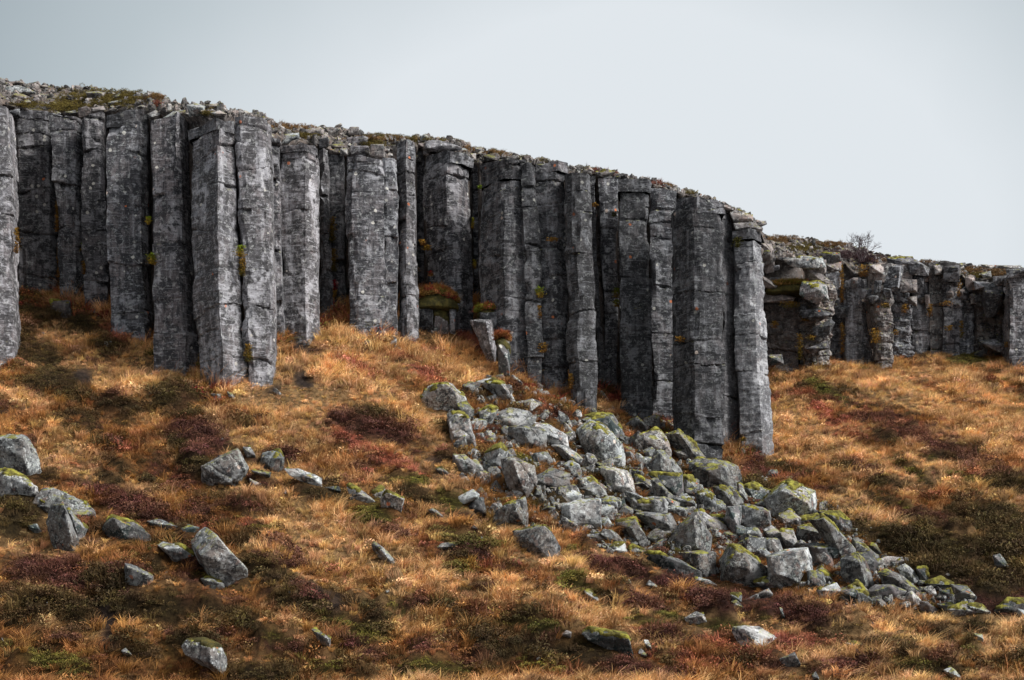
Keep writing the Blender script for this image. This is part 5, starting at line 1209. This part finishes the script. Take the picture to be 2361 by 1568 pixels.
for a in [(197,571,16,20,GR,OR,'green and orange fern tuft between the third and fourth columns'),(196,618,12,30,OR,BR,'small orange tuft hanging below the green fern on the left columns'),
 (352,598,20,24,GR,OR,'bright green fern tuft left of the slanting-top column'),(343,509,10,18,GR,OR,'smaller fern tuft above the bright green one'),(133,500,9,70,OR,BR,'upper strip of orange growth down the joint of the second column'),(137,600,10,80,OR,BR,'lower strip of orange growth down the joint of the second column'),
 (555,580,18,26,GR,OR,'green fern tuft on the seam of the black-sided column'),(560,618,12,40,OR,OL,'dark orange tuft hanging under the seam fern'),(573,815,14,40,OR,OL,'orange growth low in the seam left of the tall pale column foot'),
 (767,530,12,60,OR,OL,'upper orange clump in the seam of the recessed column'),(770,600,12,50,OR,OL,'middle orange clump in the seam of the recessed column'),(772,658,12,22,RD,RD,'crimson tuft on the recessed column'),(770,675,9,22,OR,OR,'yellow tuft just below the crimson tuft'),
 (985,572,16,12,OR,OR,'orange tuft on the dark face beside the grassy mound'),(975,560,12,12,OR,BR,'brown tuft beside the orange tuft of the heavy column'),(994,632,10,12,RD,OR,'small red tuft above the grassy mound'),
 (1090,515,6,26,(.25,.26,.03),OR,'thin yellow tuft on the right edge of the heavy column'),(1094,610,6,20,(.3,.26,.03),OR,'second thin yellow tuft lower on the heavy column edge'),(1107,432,7,8,GR,GR,'tiny green tuft high on the brownish column'),
 (1243,675,20,24,GR,OR,'bright green fern tuft right of the thin wedged column'),(1252,803,18,22,OR,BR,'orange fern tuft low in the crack right of the thin wedged column'),(1244,720,8,30,OR,BR,'thin rusty growth below the bright green fern'),
 (1275,553,24,9,OR,BR,'orange moss strip on the small shelf'),(1422,676,18,22,GR,OR,'green fern tuft in the crack left of the broad gabled column'),(1422,700,14,16,GR,OR,'smaller green tuft directly below it in the same crack'),
 (1417,495,14,12,OL,OL,'dark moss pad near the top of the crack'),(1370,473,12,8,OR,BR,'brown moss pad beside the narrow shadowed column'),(1567,783,16,12,OR,BR,'rusty tuft on the shaded side of the huge column'),(1316,880,10,36,OR,BR,'orange growth at the foot between two columns'),
 (1713,1013,12,8,OR,OL,'orange tuft at the foot of the bright narrow column'),(1395,905,14,24,(.2,.2,.03),OR,'yellow-green tuft at the foot of the black crack'),(1700,560,16,24,OL,OL,'dark moss under the overhang at the headland tip'),(40,555,12,60,OR,BR,'orange tuft in the deep recess left of the second column'),(208,745,24,20,OL,OR,'low bush at the foot of the left columns')]:
    tv(*a)
for a in [(2144,716,10,30,OR,BR,'orange clump in a far pillar joint',),(1940,655,9,90,OR,BR,'orange strip between the plain pillar and the square pillar'),(1941,780,9,70,OR,BR,'rusty strip low between the plain pillar and the square pillar'),(2018,775,22,34,OR,OR,'orange bushy growth left of the stacked pillar foot'),
 (2043,705,16,10,OR,OL,'mossy shelf on the stacked pillar'),(2085,712,14,20,OR,BR,'orange clump in the bluish recess'),(2063,767,12,12,OR,BR,'small orange clump low by the bluish recess'),(2181,700,24,12,OR,BR,'orange shelf growth on the slab pillar'),(2188,757,14,12,OR,OR,'orange tuft on the lower slab pillar'),
 (2210,665,9,40,OR,BR,'orange strip right of the slab pillar'),(2216,760,10,40,OR,OL,'orange and green strip left of the dark cave'),(1990,625,26,26,OR,BR,'orange bush under the bare shrub'),(1844,800,12,60,OR,OL,'orange strip right of the pinkish pillar'),
 (1857,735,20,12,OL,OR,'moss pad on the twisted flaky pillar'),(1870,780,14,12,OR,OL,'small tuft low on the twisted flaky pillar'),(1825,703,36,14,OR,OL,'grass fringe on top of the pinkish pillar'),(2322,795,14,12,OR,BR,'orange tuft by the rightmost pillar'),(1786,750,14,16,OR,BR,'small tuft on the left of the pinkish pillar')]:
    tv(*a, Yfix=farY(a[0])-.55)
# grassy ledges that hang on the rock
def ledge(u0, v0, ru, rv, Yc, label, pal, n=420, dy=.7):
    r_ = np.random.default_rng(int(u0)); 
    a = r_.normal(0, .42, n); b = r_.uniform(-1, 1, n)
    px = Yc/FQ
    # a low solid mound of soil under the plants
    cx = (u0-UC)/FQ*Yc; zb = (VH-v0-rv)/FQ*Yc
    D, Fm = csphere(22); Vm = D*np.array([ru*px*1.05, dy, 1.]); Vm[:, 2] *= np.where(D[:, 2] > 0, rv*2*px, .12)
    Vm += np.array([cx, Yc+.35, zb]); Vm += D*(.16*fbm(Vm[:, 0]*1.7, Vm[:, 1]*2, Vm[:, 2]*2, 3, 4))[:, None]
    loc = np.array([cx, Yc, zb-.2])
    o = mk('grass_mound', Vm, Fm, M['mossd'], loc=loc); tag(o, label, 'grass mound', None)
    m = int(n*1.1); t = r_.uniform(0, 6.28, m); r2 = np.sqrt(r_.random(m)); tx, ty = r2*np.cos(t), -np.abs(r2*np.sin(t))*.9+.1
    q = np.stack([cx+tx*ru*px*1.1, Yc+.35+ty*dy*1.1, zb+np.sqrt(np.clip(1-tx*tx-ty*ty, 0, 1))*rv*2*px+.04], -1)
    c = np.array(pal)[r_.integers(0, len(pal), m)]*r_.uniform(.6, 1.4, (m, 1)); s = r_.uniform(.6, 1.15, (m, 1))*[1, 1, 1.]
    g = cloud('ledge_plants', LP, q, np.stack([r_.normal(.35, .3, m), r_.normal(0, .3, m), r_.uniform(-1.5, 1.5, m)], -1), s, r_.integers(0, len(LP), m), c, None)
    g.parent = o; g.matrix_parent_inverse = Matrix.Translation(-Vector(loc.tolist()))
LP = [blades('lp', 50, .22, .12, .013, (.1, -.3), 51), blades('lp', 40, .3, .1, .013, (.2, -.4), 52), leaves('lp', 110, .18, .13, .03, 53), leaves('lp', 90, .14, .16, .03, 54)]
ledge(1005, 687, 46, 22, 68.0, 'red and yellow grassy mound on the stump ledge between two columns', [(.33,.16,.05),(.30,.05,.04),(.36,.22,.06),(.12,.11,.02),(.33,.16,.05)])
ledge(1125, 714, 26, 7, 66.5, 'small green plant cushion on top of the broken stump', [(.2,.22,.03),(.3,.07,.04),(.2,.2,.03)], 120, .4)
ledge(1835, 662, 75, 11, farY(1835)-.2, 'large grassy ledge with moss on the far cliff next to the headland', [(.38,.22,.07),(.14,.13,.02),(.33,.12,.05),(.38,.22,.07),(.2,.2,.03)], 900, .7)
ledge(1158, 778, 13, 8, 64.9, 'orange grass tuft on the moss-clothed stump', [(.4,.2,.07),(.33,.1,.05)], 90, .3)
# bare bush on the far skyline
def bush(u, v, hpx, label):
    Yb = farY(u)+1.8; r_ = random.Random(4); px = Yb/FQ; base = P3(u, v, Yb); sticks = []
    def grow(p, d, L, rad, dep):
        q = p+d*L; sticks.append((p, q, rad, rad*.72))
        if dep == 0: return
        for k in range(r_.choice([2, 3, 3])):
            nd = d+Vector((r_.gauss(0, .5), r_.gauss(0, .4), r_.gauss(.12, .3))); nd.normalize(); grow(q, nd, L*r_.uniform(.62, .88), rad*.68, dep-1)
    b = Vector(base.tolist())
    for k in range(7):
        d = Vector((r_.gauss(.05, .38), r_.gauss(0, .3), 1)); d.normalize(); grow(b+Vector((r_.gauss(0, .12), 0, -.1)), d, hpx*px*.33, .024, 4)
    V = []; F = []
    for p, q, r0, r1 in sticks:
        ax = (q-p).normalized(); s1 = ax.orthogonal().normalized(); s2 = ax.cross(s1); k = len(V)
        for c, r in ((p, r0), (q, r1)):
            for j in range(4):
                a = j*math.pi/2; V.append(tuple(c+(s1*math.cos(a)+s2*math.sin(a))*r))
        for j in range(4): F.append((k+j, k+(j+1) % 4, k+4+(j+1) % 4, k+4+j))
    o = mk('bare_bush', V, F, M['bark'], loc=base); tag(o, label, 'bush')
bush(1982, 598, 66, 'leafless purple-grey bush standing on the far cliff skyline')
# ------------------------------------------------------------------ light, sky, camera
w = bpy.data.worlds.new('World'); S.world = w; w.use_nodes = True; nt = w.node_tree; nt.nodes.clear()
def wn(t, **k):
    x = nt.nodes.new(t)
    for a, b in k.items(): setattr(x, a, b)
    return x
SUN_EL, SUN_AZ = 40., 119.     # azimuth clockwise from the view direction
out = wn('ShaderNodeOutputWorld'); sky = wn('ShaderNodeTexSky', sky_type='NISHITA', sun_disc=False, sun_elevation=R(SUN_EL), sun_rotation=R(SUN_AZ), dust_density=4., air_density=1.)
bg1 = wn('ShaderNodeBackground'); bg1.inputs[1].default_value = .05; nt.links.new(sky.outputs[0], bg1.inputs[0])
# cloud layer: grey, brighter low over the ridge ahead
tc = wn('ShaderNodeTexCoord'); st_ = wn('ShaderNodeVectorMath', operation='MULTIPLY'); nt.links.new(tc.outputs['Generated'], st_.inputs[0]); st_.inputs[1].default_value = (1, 1, 1.55)
nn_ = wn('ShaderNodeVectorMath', operation='NORMALIZE'); nt.links.new(st_.outputs[0], nn_.inputs[0])
nrm = wn('ShaderNodeVectorMath', operation='DOT_PRODUCT'); nt.links.new(nn_.outputs[0], nrm.inputs[0])
gd = Vector((math.sin(R(4.)), math.cos(R(4.)), 1.55*math.tan(R(15.5)))).normalized(); nrm.inputs[1].default_value = gd
noi = wn('ShaderNodeTexNoise'); noi.inputs['Scale'].default_value = 2.2; noi.inputs['Detail'].default_value = 5; nt.links.new(tc.outputs['Generated'], noi.inputs['Vector'])
ad = wn('ShaderNodeMath', operation='MULTIPLY_ADD'); nt.links.new(noi.outputs['Fac'], ad.inputs[0]); ad.inputs[1].default_value = .03; nt.links.new(nrm.outputs['Value'], ad.inputs[2])
mr = wn('ShaderNodeValToRGB'); nt.links.new(ad.outputs[0], mr.inputs[0])
e = mr.color_ramp.elements; e[0].position = .0; e[0].color = (.66, .70, .74, 1); e[1].position = 1.; e[1].color = (.77, .815, .85, 1)  # unseen sky behind the camera brightened for fill
for pos, c in ((.70, (.44, .48, .51)), (.885, (.35, .405, .435)), (.93, (.36, .415, .445)), (.958, (.41, .475, .51)), (.978, (.51, .575, .61)), (.991, (.655, .71, .745))):
    x = e.new(pos); x.color = c+(1,)
# unseen sky dimmed at left, brightened at right, shaped for contrast between column faces
dl = wn('ShaderNodeVectorMath', operation='DOT_PRODUCT'); nt.links.new(tc.outputs['Generated'], dl.inputs[0]); dl.inputs[1].default_value = Vector((1, -.15, 0)).normalized()
ml = wn('ShaderNodeMapRange', interpolation_type='SMOOTHSTEP'); nt.links.new(dl.outputs['Value'], ml.inputs[0]); ml.inputs[1].default_value = -.95; ml.inputs[2].default_value = -.30; ml.inputs[3].default_value = .36; ml.inputs[4].default_value = 1.
m2 = wn('ShaderNodeMapRange', interpolation_type='SMOOTHSTEP'); nt.links.new(dl.outputs['Value'], m2.inputs[0]); m2.inputs[1].default_value = .40; m2.inputs[2].default_value = .95; m2.inputs[3].default_value = 1.; m2.inputs[4].default_value = 1.75
m3 = wn('ShaderNodeMath', operation='MULTIPLY'); nt.links.new(ml.outputs[0], m3.inputs[0]); nt.links.new(m2.outputs[0], m3.inputs[1])
ms = wn('ShaderNodeVectorMath', operation='SCALE'); nt.links.new(mr.outputs[0], ms.inputs[0]); nt.links.new(m3.outputs[0], ms.inputs['Scale'])
bg2 = wn('ShaderNodeBackground'); nt.links.new(ms.outputs[0], bg2.inputs[0]); bg2.inputs[1].default_value = .575
mxs = wn('ShaderNodeMixShader'); mxs.inputs[0].default_value = .93; nt.links.new(bg1.outputs[0], mxs.inputs[1]); nt.links.new(bg2.outputs[0], mxs.inputs[2]); nt.links.new(mxs.outputs[0], out.inputs[0])
sl = bpy.data.lights.new('sun', 'SUN'); sl.energy = 3.3; sl.angle = R(22); sl.color = (1, .985, .96)
so = bpy.data.objects.new('sun', sl); COL.objects.link(so)
az = R(SUN_AZ); el = R(SUN_EL); dvec = Vector((math.sin(az)*math.cos(el), math.cos(az)*math.cos(el), math.sin(el)))
so.rotation_euler = dvec.to_track_quat('Z', 'Y').to_euler()
cam = bpy.data.cameras.new('camera'); co = bpy.data.objects.new('camera', cam); COL.objects.link(co); S.camera = co
co.location = (0, 0, 0); co.rotation_euler = (R(90), 0, 0); cam.sensor_width = 36; cam.lens = 36*FQ/2361.
cam.shift_y = (VH-784)/2361.; cam.clip_start = .5; cam.clip_end = 2000
S.view_settings.view_transform = 'Standard'; S.view_settings.look = 'None'; S.view_settings.exposure = .85; S.view_settings.gamma = 1
S.cycles.max_bounces = 4
